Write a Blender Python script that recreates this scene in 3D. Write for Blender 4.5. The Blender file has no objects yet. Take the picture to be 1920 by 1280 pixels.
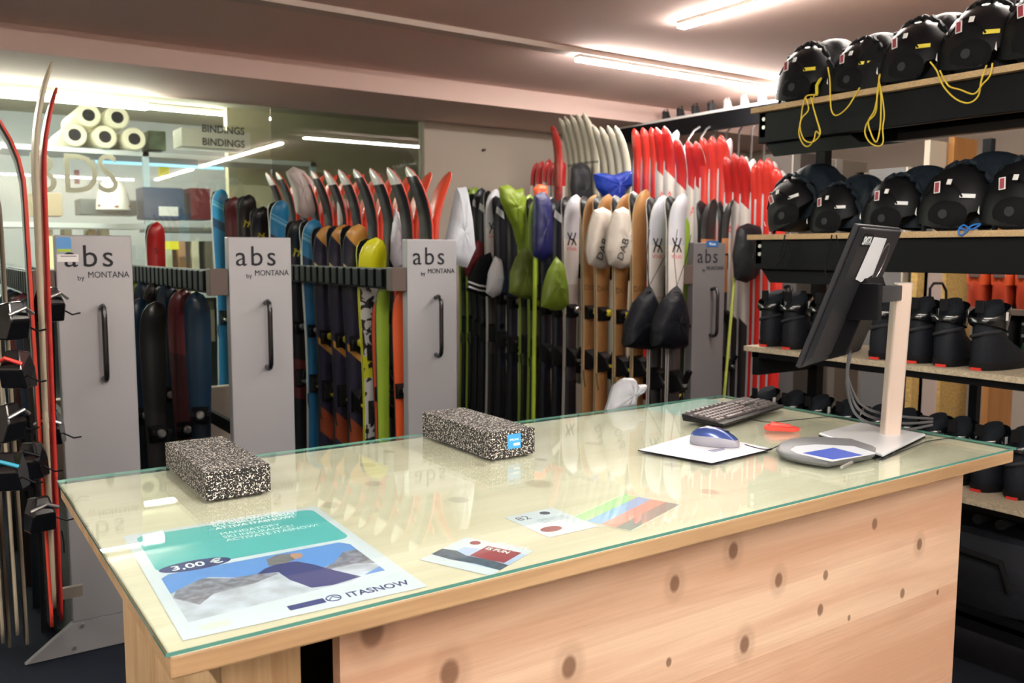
import bpy, bmesh, math, random
from mathutils import Vector, Matrix
random.seed(7)
PI = math.pi
S = bpy.context.scene
C = S.collection

# ------------------------------------------------------------------ camera
EYE = 1.56
FPX, PITCH, ROLL, YAW = 1644.0, 0.101186, 0.002879, 0.597954
_cy, _sy, _cp, _sp = math.cos(YAW), math.sin(YAW), math.cos(PITCH), math.sin(PITCH)
FW = Vector((_sy*_cp, _cy*_cp, -_sp)); _r = Vector((_cy, -_sy, 0)); _u = _r.cross(FW)
RT = math.cos(ROLL)*_r + math.sin(ROLL)*_u
UP = -math.sin(ROLL)*_r + math.cos(ROLL)*_u
cam_d = bpy.data.cameras.new('camera'); cam = bpy.data.objects.new('camera', cam_d); C.objects.link(cam)
cam_d.sensor_width = 36; cam_d.lens = FPX/1920*36; cam_d.clip_start = .05; cam_d.clip_end = 60
m = Matrix((RT, UP, -FW)).transposed().to_4x4(); m.translation = (0, 0, EYE); cam.matrix_world = m
cam_d.dof.use_dof = True; cam_d.dof.focus_distance = 1.95; cam_d.dof.aperture_fstop = 5.6
S.camera = cam

# ------------------------------------------------------------------ world, exposure
w = bpy.data.worlds.new('world'); S.world = w; w.use_nodes = True
w.node_tree.nodes['Background'].inputs[0].default_value = (1, .9, .8, 1)
w.node_tree.nodes['Background'].inputs[1].default_value = .02
S.view_settings.view_transform = 'Standard'; S.view_settings.look = 'None'
S.view_settings.gamma = 1; S.view_settings.use_curve_mapping = False
S.view_settings.exposure = 1.12
LAMP = 62.0

# pixel of the photograph -> point on a plane of the room
def ray(px, py): return RT*(px-960) + UP*(640-py) + FW*FPX
def atY(px, py, Y): d = ray(px, py); d = d*(Y/d.y); return Vector((d.x, d.y, d.z+EYE))
def atX(px, py, X): d = ray(px, py); d = d*(X/d.x); return Vector((d.x, d.y, d.z+EYE))
def atZ(px, py, Z): d = ray(px, py); d = d*((Z-EYE)/d.z); return Vector((d.x, d.y, Z))

# ------------------------------------------------------------------ materials
def lin(c): c /= 255.0; return c/12.92 if c <= .04045 else ((c+.055)/1.055)**2.4
def rgb(c): return (lin(c[0]), lin(c[1]), lin(c[2]), 1)
_M = {}
def mat(name, col, rough=.5, metal=0, emit=0, bump=0, bscale=80, coat=0, var=0):
    if name in _M: return _M[name]
    m = bpy.data.materials.new(name); m.use_nodes = True; _M[name] = m
    nt = m.node_tree; b = nt.nodes['Principled BSDF']
    b.inputs['Base Color'].default_value = rgb(col); b.inputs['Roughness'].default_value = rough
    b.inputs['Metallic'].default_value = metal; b.inputs['Specular IOR Level'].default_value = .18 if (max(col) < 60 and not coat) else .5; b.inputs['Coat Weight'].default_value = coat
    if emit:
        b.inputs['Emission Color'].default_value = rgb(col); b.inputs['Emission Strength'].default_value = emit
    tc = nt.nodes.new('ShaderNodeTexCoord')
    n = nt.nodes.new('ShaderNodeTexNoise'); n.inputs['Scale'].default_value = bscale; n.inputs['Detail'].default_value = 4
    nt.links.new(tc.outputs['Object'], n.inputs['Vector'])
    if bump:
        bp = nt.nodes.new('ShaderNodeBump'); bp.inputs['Strength'].default_value = bump; bp.inputs['Distance'].default_value = .01
        nt.links.new(n.outputs['Fac'], bp.inputs['Height']); nt.links.new(bp.outputs[0], b.inputs['Normal'])
    if var:
        mx = nt.nodes.new('ShaderNodeMix'); mx.data_type = 'RGBA'; mx.blend_type = 'MULTIPLY'
        cr = nt.nodes.new('ShaderNodeValToRGB'); cr.color_ramp.elements[0].position = .35; cr.color_ramp.elements[1].position = .65
        v = 1-var; cr.color_ramp.elements[0].color = (v, v, v, 1)
        nt.links.new(n.outputs['Fac'], cr.inputs[0])
        mx.inputs[0].default_value = 1; mx.inputs[6].default_value = rgb(col)
        nt.links.new(cr.outputs[0], mx.inputs[7]); nt.links.new(mx.outputs[2], b.inputs['Base Color'])
    return m

def bands(name, stops, slant=0, rough=.35, splat=None, scale=14, thr=.5, below=9):
    """topsheet graphics and some painted-in low shade: colour bands by height above the tail (m), optional blotches of a second colour"""
    if name in _M: return _M[name]
    m = bpy.data.materials.new(name); m.use_nodes = True; _M[name] = m
    nt = m.node_tree; L = nt.links.new; b = nt.nodes['Principled BSDF']; b.inputs['Roughness'].default_value = rough
    b.inputs['Coat Weight'].default_value = .3
    tc = nt.nodes.new('ShaderNodeTexCoord'); sp = nt.nodes.new('ShaderNodeSeparateXYZ'); L(tc.outputs['Object'], sp.inputs[0])
    a = nt.nodes.new('ShaderNodeMath'); a.operation = 'MULTIPLY_ADD'; a.inputs[1].default_value = slant
    L(sp.outputs[0], a.inputs[0]); L(sp.outputs[2], a.inputs[2])
    d = nt.nodes.new('ShaderNodeMath'); d.operation = 'DIVIDE'; d.inputs[1].default_value = 2.4; L(a.outputs[0], d.inputs[0])
    cr = nt.nodes.new('ShaderNodeValToRGB'); cr.color_ramp.interpolation = 'CONSTANT'; L(d.outputs[0], cr.inputs[0])
    els = cr.color_ramp.elements
    while len(els) > 1: els.remove(els[-1])
    els[0].position = 0; els[0].color = rgb(stops[0][1])
    for z, c in stops[1:]:
        e = els.new(z/2.4); e.color = rgb(c)
    out = cr.outputs[0]
    if splat:
        v = nt.nodes.new('ShaderNodeTexNoise'); v.inputs['Scale'].default_value = scale; v.inputs['Detail'].default_value = 1.5; v.inputs['Distortion'].default_value = 1.4
        L(tc.outputs['Object'], v.inputs['Vector'])
        g = nt.nodes.new('ShaderNodeMath'); g.operation = 'GREATER_THAN'; g.inputs[1].default_value = thr; L(v.outputs['Fac'], g.inputs[0])
        lt = nt.nodes.new('ShaderNodeMath'); lt.operation = 'LESS_THAN'; lt.inputs[1].default_value = below; L(sp.outputs[2], lt.inputs[0])
        g2 = nt.nodes.new('ShaderNodeMath'); g2.operation = 'MULTIPLY'; L(g.outputs[0], g2.inputs[0]); L(lt.outputs[0], g2.inputs[1]); g = g2
        mx = nt.nodes.new('ShaderNodeMix'); mx.data_type = 'RGBA'; L(g.outputs[0], mx.inputs[0]); L(out, mx.inputs[6]); mx.inputs[7].default_value = rgb(splat)
        out = mx.outputs[2]
    L(out, b.inputs['Base Color'])
    return m

def wood(name, light, dark, axis=0, knots=(), rough=.5, grain=1.0, boards=0, kcol=(120, 84, 62)):
    """long-grain timber: stretched noise, board steps across the grain and listed knots (x, y, z, radius)"""
    if name in _M: return _M[name]
    m = bpy.data.materials.new(name); m.use_nodes = True; _M[name] = m
    nt = m.node_tree; L = nt.links.new; N = nt.nodes.new; b = nt.nodes['Principled BSDF']; b.inputs['Roughness'].default_value = rough
    geo = N('ShaderNodeNewGeometry'); mp = N('ShaderNodeMapping'); L(geo.outputs['Position'], mp.inputs[0])
    sc = [9.0]*3; sc[axis] = .9; mp.inputs['Scale'].default_value = sc
    n1 = N('ShaderNodeTexNoise'); n1.inputs['Scale'].default_value = 1.0*grain; n1.inputs['Detail'].default_value = 5; n1.inputs['Distortion'].default_value = .6; L(mp.outputs[0], n1.inputs['Vector'])
    mp2 = N('ShaderNodeMapping'); L(geo.outputs['Position'], mp2.inputs[0]); s2 = [140.0]*3; s2[axis] = 5; mp2.inputs['Scale'].default_value = s2
    n2 = N('ShaderNodeTexNoise'); n2.inputs['Scale'].default_value = 1.0; n2.inputs['Detail'].default_value = 3; L(mp2.outputs[0], n2.inputs['Vector'])
    ad = N('ShaderNodeMath'); ad.operation = 'MULTIPLY_ADD'; ad.inputs[1].default_value = .3; L(n2.outputs['Fac'], ad.inputs[0]); L(n1.outputs['Fac'], ad.inputs[2])
    val = ad.outputs[0]
    if boards:
        sx = N('ShaderNodeSeparateXYZ'); L(geo.outputs['Position'], sx.inputs[0])
        q = N('ShaderNodeMath'); q.operation = 'DIVIDE'; q.inputs[1].default_value = boards; L(sx.outputs[2 if axis == 0 else 0], q.inputs[0])
        fl = N('ShaderNodeMath'); fl.operation = 'FLOOR'; L(q.outputs[0], fl.inputs[0])
        wn = N('ShaderNodeTexWhiteNoise'); wn.noise_dimensions = '1D'; L(fl.outputs[0], wn.inputs['W'])
        a2 = N('ShaderNodeMath'); a2.operation = 'MULTIPLY_ADD'; a2.inputs[1].default_value = .28; L(wn.outputs['Value'], a2.inputs[0]); L(val, a2.inputs[2]); val = a2.outputs[0]
    cr = N('ShaderNodeValToRGB'); L(val, cr.inputs[0]); e = cr.color_ramp.elements
    e[0].position = .45; e[0].color = rgb(light); e[1].position = .95; e[1].color = rgb(dark)
    out = cr.outputs[0]
    for k in knots:
        kx, ky, kz, r = k[:4]
        vs = N('ShaderNodeVectorMath'); vs.operation = 'SUBTRACT'; vs.inputs[1].default_value = (kx, ky, kz); L(geo.outputs['Position'], vs.inputs[0])
        sc_ = N('ShaderNodeVectorMath'); sc_.operation = 'MULTIPLY'; sc_.inputs[1].default_value = (1.0/r, (1.6 if axis == 0 else .0)/r if False else 0.8/r, .75/r); L(vs.outputs[0], sc_.inputs[0])
        ln = N('ShaderNodeVectorMath'); ln.operation = 'LENGTH'; L(sc_.outputs[0], ln.inputs[0])
        mr = N('ShaderNodeMapRange'); mr.inputs[1].default_value = 1.25; mr.inputs[2].default_value = .8; mr.inputs[3].default_value = 0; mr.inputs[4].default_value = k[4] if len(k) > 4 else .85; L(ln.outputs['Value'], mr.inputs[0])
        mx = N('ShaderNodeMix'); mx.data_type = 'RGBA'; L(mr.outputs[0], mx.inputs[0]); L(out, mx.inputs[6]); mx.inputs[7].default_value = rgb(kcol); out = mx.outputs[2]
    L(out, b.inputs['Base Color'])
    bp = N('ShaderNodeBump'); bp.inputs['Strength'].default_value = .12; bp.inputs['Distance'].default_value = .004; L(n2.outputs['Fac'], bp.inputs['Height']); L(bp.outputs[0], b.inputs['Normal'])
    return m

def glass(name, tint, boost=1.0):
    """thin clear sheet: see-through with Fresnel reflection"""
    m = bpy.data.materials.new(name); m.use_nodes = True; _M[name] = m
    nt = m.node_tree; L = nt.links.new; N = nt.nodes.new; nt.nodes.remove(nt.nodes['Principled BSDF'])
    t = N('ShaderNodeBsdfTransparent'); t.inputs[0].default_value = tint
    g = N('ShaderNodeBsdfGlossy'); g.inputs['Roughness'].default_value = 0.012; g.inputs['Color'].default_value = (1, 1, 1, 1)
    f = N('ShaderNodeFresnel'); ge = N('ShaderNodeNewGeometry')
    io_ = N('ShaderNodeMapRange'); io_.inputs[3].default_value = 1.5; io_.inputs[4].default_value = 1/1.5   # same reflectance from either face of the thin sheet
    L(ge.outputs['Backfacing'], io_.inputs[0]); L(io_.outputs[0], f.inputs['IOR'])
    mu = N('ShaderNodeMath'); mu.operation = 'MULTIPLY'; mu.use_clamp = True; mu.inputs[1].default_value = boost; L(f.outputs[0], mu.inputs[0])
    mx = N('ShaderNodeMixShader'); L(mu.outputs[0], mx.inputs[0]); L(t.outputs[0], mx.inputs[1]); L(g.outputs[0], mx.inputs[2])
    L(mx.outputs[0], nt.nodes['Material Output'].inputs[0])
    return m

def speckle(name, base, flake, scale=260, thr=.62, rough=.8):
    m = bpy.data.materials.new(name); m.use_nodes = True; _M[name] = m
    nt = m.node_tree; L = nt.links.new; N = nt.nodes.new; b = nt.nodes['Principled BSDF']; b.inputs['Roughness'].default_value = rough
    tc = N('ShaderNodeTexCoord'); n = N('ShaderNodeTexNoise'); n.inputs['Scale'].default_value = scale; n.inputs['Detail'].default_value = 1; n.inputs['Distortion'].default_value = .8
    L(tc.outputs['Object'], n.inputs['Vector'])
    cr = N('ShaderNodeValToRGB'); e = cr.color_ramp.elements; e[0].position = thr-.03; e[0].color = rgb(base); e[1].position = thr+.03; e[1].color = rgb(flake)
    L(n.outputs['Fac'], cr.inputs[0]); L(cr.outputs[0], b.inputs['Base Color'])
    bp = N('ShaderNodeBump'); bp.inputs['Strength'].default_value = .5; bp.inputs['Distance'].default_value = .002; L(n.outputs['Fac'], bp.inputs['Height']); L(bp.outputs[0], b.inputs['Normal'])
    return m

BLACK = mat('black_plastic', (14, 14, 17), .42)
DARK = mat('dark_steel', (12, 13, 17), .45, .0)
GLOSSBLACK = mat('gloss_black_plastic', (15, 16, 19), .16, coat=.5)
RUBBER = mat('black_rubber', (20, 20, 22), .75)
SILVER = mat('silver_metal', (190, 190, 192), .3, .9)
SCREW = mat('screw_steel', (200, 198, 195), .3, .8)
PANEL = mat('silver_grey_powder_coat', (163, 163, 167), .42, .25, bump=.05, bscale=600)
PANELSIDE = mat('grey_powder_coat_side', (120, 118, 116), .5, .2)
WHITE = mat('white_plastic', (232, 232, 232), .4)
PAPERW = mat('white_paper', (204, 210, 224), .6)
YELLOW = mat('yellow_plastic', (226, 214, 60), .45)
LIME = mat('lime_plastic', (178, 205, 60), .45)
REDP = mat('red_plastic', (214, 52, 42), .4)
CORK = mat('tan_wood_topsheet', (176, 128, 76), .45, var=.08, bscale=30)
WALLM = mat('beige_wall_paint', (190, 178, 165), .85, bump=.05, bscale=120)
CEILM = mat('warm_white_ceiling_paint', (228, 199, 190), .9, bump=.03, bscale=90)
CORD_Y = mat('yellow_cord', (222, 196, 62), .6)
CORD_B = mat('blue_cord', (40, 110, 190), .6)
CORD_K = mat('black_cord', (18, 18, 20), .6)
CABLE = mat('dark_grey_cable', (48, 47, 50), .4)

# ------------------------------------------------------------------ mesh builder
class MB:
    def __init__(s): s.v = []; s.f = []; s.mi = []
    def add(s, vs, fs, mi=0):
        o = len(s.v); s.v += [tuple(v) for v in vs]
        for f in fs: s.f.append(tuple(i+o for i in f)); s.mi.append(mi)
        return s
    def box(s, a, b, mi=0):
        x0, y0, z0 = a; x1, y1, z1 = b
        vs = [(x0,y0,z0),(x1,y0,z0),(x1,y1,z0),(x0,y1,z0),(x0,y0,z1),(x1,y0,z1),(x1,y1,z1),(x0,y1,z1)]
        return s.add(vs, [(0,3,2,1),(4,5,6,7),(0,1,5,4),(1,2,6,5),(2,3,7,6),(3,0,4,7)], mi)
    def cbox(s, c, d, mi=0, rot=None):
        t = MB(); t.box([-q/2 for q in d], [q/2 for q in d])
        M = (rot or Matrix()).to_3x3()
        return s.add([M@Vector(v)+Vector(c) for v in t.v], t.f, mi)
    def prism(s, pts, a, b, axis='z', mi=0):
        """polygon (2D) extruded from a to b along axis"""
        def mk(p, h):
            return {'z': (p[0], p[1], h), 'y': (p[0], h, p[1]), 'x': (h, p[0], p[1])}[axis]
        n = len(pts); vs = [mk(p, a) for p in pts]+[mk(p, b) for p in pts]
        fs = [tuple(range(n))[::-1], tuple(range(n, 2*n))]+[(i, (i+1) % n, n+(i+1) % n, n+i) for i in range(n)]
        return s.add(vs, fs, mi)
    def tube(s, pts, r, n=8, mi=0, cap=True, closed=False):
        pts = [Vector(p) for p in pts]; rs = r if isinstance(r, (list, tuple)) else [r]*len(pts)
        vs = []; prev = None
        for i, p in enumerate(pts):
            if closed: t = pts[(i+1) % len(pts)]-pts[i-1]
            else: t = pts[min(i+1, len(pts)-1)]-pts[max(i-1, 0)]
            t = t.normalized() if t.length > 1e-9 else Vector((0, 0, 1))
            if prev is None: prev = t.orthogonal().normalized()
            prev = (prev-t*prev.dot(t)).normalized(); q = t.cross(prev)
            for k in range(n):
                a = 2*PI*k/n; vs.append(p+(prev*math.cos(a)+q*math.sin(a))*rs[i])
        fs = []
        m_ = len(pts)
        for i in range(m_ if closed else m_-1):
            j = (i+1) % m_
            for k in range(n): fs.append((i*n+k, i*n+(k+1) % n, j*n+(k+1) % n, j*n+k))
        if cap and not closed: fs += [tuple(range(n))[::-1], tuple(range((m_-1)*n, m_*n))]
        return s.add(vs, fs, mi)
    def loft(s, rings, mi=0, caps=True):
        n = len(rings[0]); vs = [v for r in rings for v in r]; fs = []
        for i in range(len(rings)-1):
            for k in range(n): fs.append((i*n+k, i*n+(k+1) % n, (i+1)*n+(k+1) % n, (i+1)*n+k))
        if caps: fs += [tuple(range(n))[::-1], tuple(range((len(rings)-1)*n, len(rings)*n))]
        return s.add(vs, fs, mi)
    def pillow(s, outline, T, y0=0, rings=6, wr=0, seed=0, mi=0, both=True):
        """closed outline in x,z filled as a puffed cushion of half-thickness T about y=y0"""
        rnd = random.Random(seed); n = len(outline)
        cx = sum(p[0] for p in outline)/n; cz = sum(p[1] for p in outline)/n
        ph = [rnd.uniform(0, 6.28) for _ in range(6)]
        for sg in ((-1, 1) if both else (-1,)):
            vs = []
            for i in range(rings):
                q = 1-i/rings
                for k, p in enumerate(outline):
                    x = cx+(p[0]-cx)*q; z = cz+(p[1]-cz)*q
                    h = T*math.sqrt(max(0, 1-q**2.6))
                    h += wr*(math.sin(k*1.7+ph[0]+q*4)+.7*math.sin(z*60+x*35+ph[1]))*(1-q**3)*.5 if i else 0
                    vs.append((x, y0+sg*h, z))
            vs.append((cx, y0+sg*T, cz)); fs = []
            for i in range(rings-1):
                for k in range(n):
                    f = (i*n+k, i*n+(k+1) % n, (i+1)*n+(k+1) % n, (i+1)*n+k); fs.append(f if sg < 0 else f[::-1])
            for k in range(n):
                f = ((rings-1)*n+k, (rings-1)*n+(k+1) % n, rings*n); fs.append(f if sg < 0 else f[::-1])
            s.add(vs, fs, mi)
        return s
    def mesh(s, name, mats):
        me = bpy.data.meshes.new(name); me.from_pydata(s.v, [], s.f)
        for m in (mats if isinstance(mats, (list, tuple)) else [mats]): me.materials.append(m)
        if any(s.mi): me.polygons.foreach_set('material_index', s.mi)
        bm = bmesh.new(); bm.from_mesh(me); bmesh.ops.remove_doubles(bm, verts=bm.verts, dist=1e-6)
        bmesh.ops.recalc_face_normals(bm, faces=bm.faces); bm.to_mesh(me); bm.free()
        return me
    def build(s, name, mats, parent=None, smooth=False, bevel=0, loc=None, rotz=0, label=None, sub=0, seg=2):
        o = bpy.data.objects.new(name, s.mesh(name, mats)); C.objects.link(o)
        if parent: o.parent = parent
        if loc is not None: o.location = loc
        o.rotation_euler = (0, 0, rotz)
        if bevel:
            b = o.modifiers.new('bevel', 'BEVEL'); b.width = bevel; b.segments = seg; b.limit_method = 'ANGLE'; b.angle_limit = .6
        if sub:
            q = o.modifiers.new('sub', 'SUBSURF'); q.levels = sub; q.render_levels = sub
        if smooth: o.data.shade_smooth()
        if smooth and not sub: sm(o)
        if label: o['label'] = label
        return o

def sm(o, ang=.7):
    me = o.data; bm = bmesh.new(); bm.from_mesh(me)
    for e in bm.edges:
        e.smooth = not (len(e.link_faces) == 2 and e.calc_face_angle(0) > ang)
    bm.to_mesh(me); bm.free()

def thing(name, label, cat, loc=(0, 0, 0), rotz=0, group=None, rot=None):
    o = bpy.data.objects.new(name, None); C.objects.link(o); o.empty_display_size = .05
    o.location = loc; o.rotation_euler = rot or (0, 0, rotz); tag(o, label, cat, group); return o
def tag(o, label, cat, group=None, kind=None):
    o['label'] = label; o['category'] = cat
    if group: o['group'] = group
    if kind: o['kind'] = kind
    return o
def struct(o): o['kind'] = 'structure'; return o
def dup(root, loc, rot=None, label=None, group=None):
    def cp(o, par):
        c = o.copy(); C.objects.link(c)
        if par: c.parent = par
        for ch in KIDS.get(o.name, []): cp(ch, c)
        return c
    def kids(o):
        KIDS[o.name] = list(o.children)
        for ch in KIDS[o.name]: kids(ch)
    kids(root)
    r = cp(root, None); r.location = loc
    if rot is not None: r.rotation_euler = rot
    if label: r['label'] = label
    if group: r['group'] = group
    return r
KIDS = {}
def text(body, size, parent, loc, rot, m, name='lettering', ext=.0006, align='CENTER', sx=1, spacing=1, bold=0):
    cu = bpy.data.curves.new('t', 'FONT'); cu.body = body; cu.size = size; cu.extrude = ext; cu.align_x = align; cu.align_y = 'BOTTOM_BASELINE'
    cu.space_character = spacing; cu.offset = bold; cu.resolution_u = 3
    t = bpy.data.objects.new('t', cu); C.objects.link(t)
    me = bpy.data.meshes.new_from_object(t.evaluated_get(bpy.context.evaluated_depsgraph_get()))
    bpy.data.objects.remove(t); bpy.data.curves.remove(cu)
    me.materials.clear(); me.materials.append(m)
    o = bpy.data.objects.new(name, me); C.objects.link(o); o.parent = parent; o.location = loc; o.rotation_euler = rot; o.scale = (sx, 1, 1)
    return o
FACE = (PI/2, 0, 0)      # text standing up, read from -Y
FLAT = (0, 0, 0)
ORD = ['first','second','third','fourth','fifth','sixth','seventh','eighth','ninth','tenth','eleventh','twelfth','thirteenth','fourteenth','fifteenth','sixteenth']
#@@LIGHTS
# ------------------------------------------------------------------ lamps on the ceiling
LEDM = mat('led_diffuser', (255, 249, 240), .4, emit=LAMP)
HOUSING = mat('lamp_housing', (225, 220, 212), .5)
def led(x0, y0, x1, y1, z, label, wd=.06, hh=.035):
    along = abs(x1-x0) > abs(y1-y0)
    t = thing('ceiling_light', label, 'lamp', ((x0+x1)/2, (y0+y1)/2, z))
    L = max(abs(x1-x0), abs(y1-y0)); dx, dy = (L/2, wd/2) if along else (wd/2, L/2)
    MB().box((-dx, -dy, -.018), (dx, dy, 0)).build('housing', HOUSING, t)
    q = .004
    MB().box((-dx+q, -dy+q, -hh), (dx-q, dy-q, -.018)).build('diffuser', LEDM, t)
    return t
CZ = 2.80
led(3.50, .2, 3.50, 3.53, CZ, 'slim linear ceiling light nearest the helmets, running towards the viewer')
led(3.45, 4.36, 5.85, 4.36, CZ-.03, 'slim linear ceiling light set in the long ceiling channel above the red skis')
led(.9, -2.2, .9, 1.6, CZ, 'linear ceiling light above the counter')
led(.9, -2.9, 3.2, -2.9, CZ, 'linear ceiling light along the wall behind the viewer')
led(-1.6, -2.2, -1.6, 2.2, CZ, 'linear ceiling light at the left of the shop')
led(3.5, -2.6, 3.5, -.3, CZ, 'linear ceiling light behind the counter side of the shop')
led(-3.2, 6.78, 1.45, 6.78, 2.63, 'bright tube light behind the window above the paper rolls', .07, .06)
led(-1.6, 8.9, 3.2, 8.9, 2.93, 'linear light deep inside the workshop')
#@@ROOM
# ------------------------------------------------------------------ room
X0, X1, Y0, YW = -3.6, 7.6, -3.2, 6.6
struct(MB().box((X0, Y0, -.1), (X1, 11, 0)).build('floor', mat('dark_blue_carpet', (34, 40, 52), .9, bump=.4, bscale=300, var=.3)))
struct(MB().box((X0, Y0, CZ), (X1, 5.64, CZ+.1)).build('ceiling', CEILM))
struct(MB().box((X0, 5.64, 2.655), (X1, YW+.1, CZ+.1)).build('trim_1', CEILM))
struct(MB().box((X0, 4.31, CZ-.03), (X1, 4.41, CZ)).build('trim_2', mat('ceiling_channel_paint', (205, 188, 178), .8)))
struct(MB().box((X0-.1, Y0, 0), (X0, 11, 3.1)).build('wall_left', WALLM))
struct(MB().box((X1, Y0, 0), (X1+.1, 11, 3.1)).build('wall_right', WALLM))
struct(MB().box((X0, Y0-.1, 0), (X1, Y0, CZ)).build('wall_front', WALLM))
WX = 3.60; SILL = .55
struct(MB().box((WX, YW, 0), (X1, YW+.1, 2.655)).box((X0, YW, 0), (WX, YW+.1, SILL)).build('wall_back', WALLM))
nail = MB().tube([(4.18, 6.6, 2.447), (4.18, 6.565, 2.45)], .012, 8).build('wall_plug', mat('brown_plug', (90, 66, 58), .6)); tag(nail, 'small brown plug in the bare beige wall', 'plug')
win = MB().box((X0, YW+.045, SILL), (2.30, YW+.055, 2.655)).build('window_1', glass('window_glass', (.86, .93, .88, 1), 1.6)); struct(win)
win2 = MB().box((2.305, YW+.045, SILL), (WX, YW+.055, 2.655)).build('window_2', glass('window_glass_green', (.72, .80, .74, 1), 2.0)); struct(win2)
# workshop behind the glass
struct(MB().box((X0, 10.2, 0), (X1, 10.3, 3.1)).build('wall_workshop', mat('grey_workshop_wall', (150, 152, 156), .85)))
struct(MB().box((X0, YW+.1, 2.95), (X1, 10.2, 3.05)).build('ceiling_workshop', mat('workshop_ceiling', (190, 180, 160), .9)))
struct(MB().box((2.6, 8.75, 0), (5.4, 8.85, 2.95)).build('wall_partition', mat('cream_partition', (190, 180, 150), .9)))
#@@COUNTER
# ------------------------------------------------------------------ counter
TOP = 1.01
kn = [(1375,1032,.017),(1265,1094,.016),(1460,1087,.015),(1548,1078,.011),(1538,1143,.013),(1396,1208,.018),(1254,1241,.009),(1067,1250,.020),(843,1262,.022),(1724,1020,.014),(1692,1112,.012),(1640,982,.013),(698,1183,.024),(1758,1110,.007),(1592,1158,.007)]
knots = []
for px, py, r in kn:
    p = atY(px, py, 1.30)
    if r > .013: knots.append((p.x, p.y, p.z, r*1.9, .2))
    knots.append((p.x, p.y, p.z, r*.85, .8))
PINE = wood('orange_pine', (238, 206, 176), (210, 166, 136), 0, knots, .5, 1.1, .155)
tk = [(700,905,.02),(860,935,.02),(1010,905,.03),(900,870,.015),(620,945,.02),(730,845,.014),(1110,830,.02),(690,870,.02),(1260,870,.02),(1330,920,.02),(1015,860,.014),(560,965,.016)]
tknots = [(atZ(a, b, TOP-.006).x, atZ(a, b, TOP-.006).y, TOP-.006, r, .45) for a, b, r in tk]
TOPW = wood('pale_worktop_timber', (222, 213, 196), (196, 184, 160), 0, tknots, .55, .9, 0, (140, 120, 96))
EDGEW = wood('worktop_edge_timber', (198, 164, 124), (158, 124, 88), 0, [], .5, 1.6)
ENDW = wood('end_panel_timber', (222, 190, 146), (176, 138, 96), 2, [], .5, 1.4, .09)
ct = thing('shop_counter', 'pale timber service counter with a knotty front panel, in the foreground', 'counter')
CX0, CX1, CY0, CY1 = .264, 2.572, 1.226, 2.318
b = MB().box((CX0, CY0, TOP-.043), (CX1, CY1, TOP-.0080))
b.mi = [0, 0, 1, 1, 1, 1]
b.build('worktop', [TOPW, EDGEW], ct, bevel=.004)
MB().box((.545, 1.30, 0), (2.445, 1.33, TOP-.042)).build('front_panel', PINE, ct)
MB().box((.37, 1.36, 0), (.41, 2.19, TOP-.042)).build('end_panel', ENDW, ct)
MB().box((2.405, 1.33, 0), (2.445, 2.15, TOP-.042)).build('end_panel', ENDW, ct)
MB().box((.41, 1.36, 0), (.50, 1.40, TOP-.042)).build('corner_post', ENDW, ct)
MB().box((.43, 1.75, .3), (2.40, 2.13, .33)).build('inner_shelf', ENDW, ct)
MB().box((.43, 2.11, 0), (2.40, 2.13, TOP-.042)).build('back_panel', mat('dark_counter_back', (70, 60, 50), .7), ct)
gl = MB().box((CX0-.006, CY0-.003, TOP-.006), (CX1+.006, CY1+.012, TOP)); gl.mi = [0, 0, 1, 1, 1, 1]
GEDGE = mat('green_glass_edge', (92, 150, 138), .15, coat=.6)
g = gl.build('glass_sheet', [glass('clear_counter_glass', (.95, .985, .965, 1), .72), GEDGE]); tag(g, 'clear glass sheet with green edges lying on the counter', 'glass sheet')

# flat printed things under the glass -------------------------------------------------
ZP = TOP-.0061
def sheet(name, label, cat, o, ang, w_, h_, m):
    """a paper with its lower-left corner at o; returns root paper; local x right, y up"""
    p = MB().box((0, 0, -.0003), (w_, h_, 0)).build(name, m); p.location = (o[0], o[1], ZP-.0008); p.rotation_euler = (0, 0, ang); return tag(p, label, cat)
def ink(par, name, pts, m, k=1):
    return MB().add([(x, y, .00002*k) for x, y in pts], [tuple(range(len(pts)))]).build(name, m, par)
def rr(x0, y0, x1, y1, r, n=5):
    o = []
    for cx, cy, a0 in ((x1-r, y1-r, 0), (x0+r, y1-r, 90), (x0+r, y0+r, 180), (x1-r, y0+r, 270)):
        for i in range(n+1):
            a = math.radians(a0+90*i/n); o.append((cx+r*math.cos(a), cy+r*math.sin(a)))
    return o
TEAL = mat('teal_print', (84, 178, 184), .6); INKW = mat('white_print', (238, 244, 248), .6); NAVY = mat('navy_print', (52, 60, 120), .6)
SKYB = mat('blue_sky_print', (92, 142, 214), .6); SNOW = mat('snowy_print', (200, 206, 226), .6, var=.35, bscale=22); ROCK = mat('rock_print', (150, 150, 170), .6, var=.6, bscale=60)
INKD = mat('dark_print', (70, 74, 96), .6); SKIN = mat('skin_print', (190, 140, 120), .6); FUR = mat('grey_fur_print', (120, 116, 124), .6, var=.3)
A = -.037; PW, PH = .392, .548
po = sheet('insurance_poster', 'large teal and blue mountain poster under the glass at the left end', 'poster', (.292, 1.268), A, PW, PH, PAPERW)
ink(po, 'header_block', rr(.02, .305, PW-.015, PH-.018, .02), TEAL)
ink(po, 'mountain_photo', [(.02,.10),(PW-.03,.105),(PW-.03,.27),(PW-.045,.29),(.035,.285),(.02,.27)], SKYB)
ink(po, 'snow_slope', [(.02,.06),(.30,.09),(PW-.03,.13),(PW-.03,.16),(.30,.185),(.25,.17),(.20,.20),(.15,.195),(.09,.235),(.05,.215),(.02,.19)], SNOW, 2)
ink(po, 'rock_face', [(.02,.17),(.03,.20),(.08,.235),(.12,.21),(.17,.205),(.20,.19),(.15,.165),(.08,.155),(.05,.12)], ROCK, 3)
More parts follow.
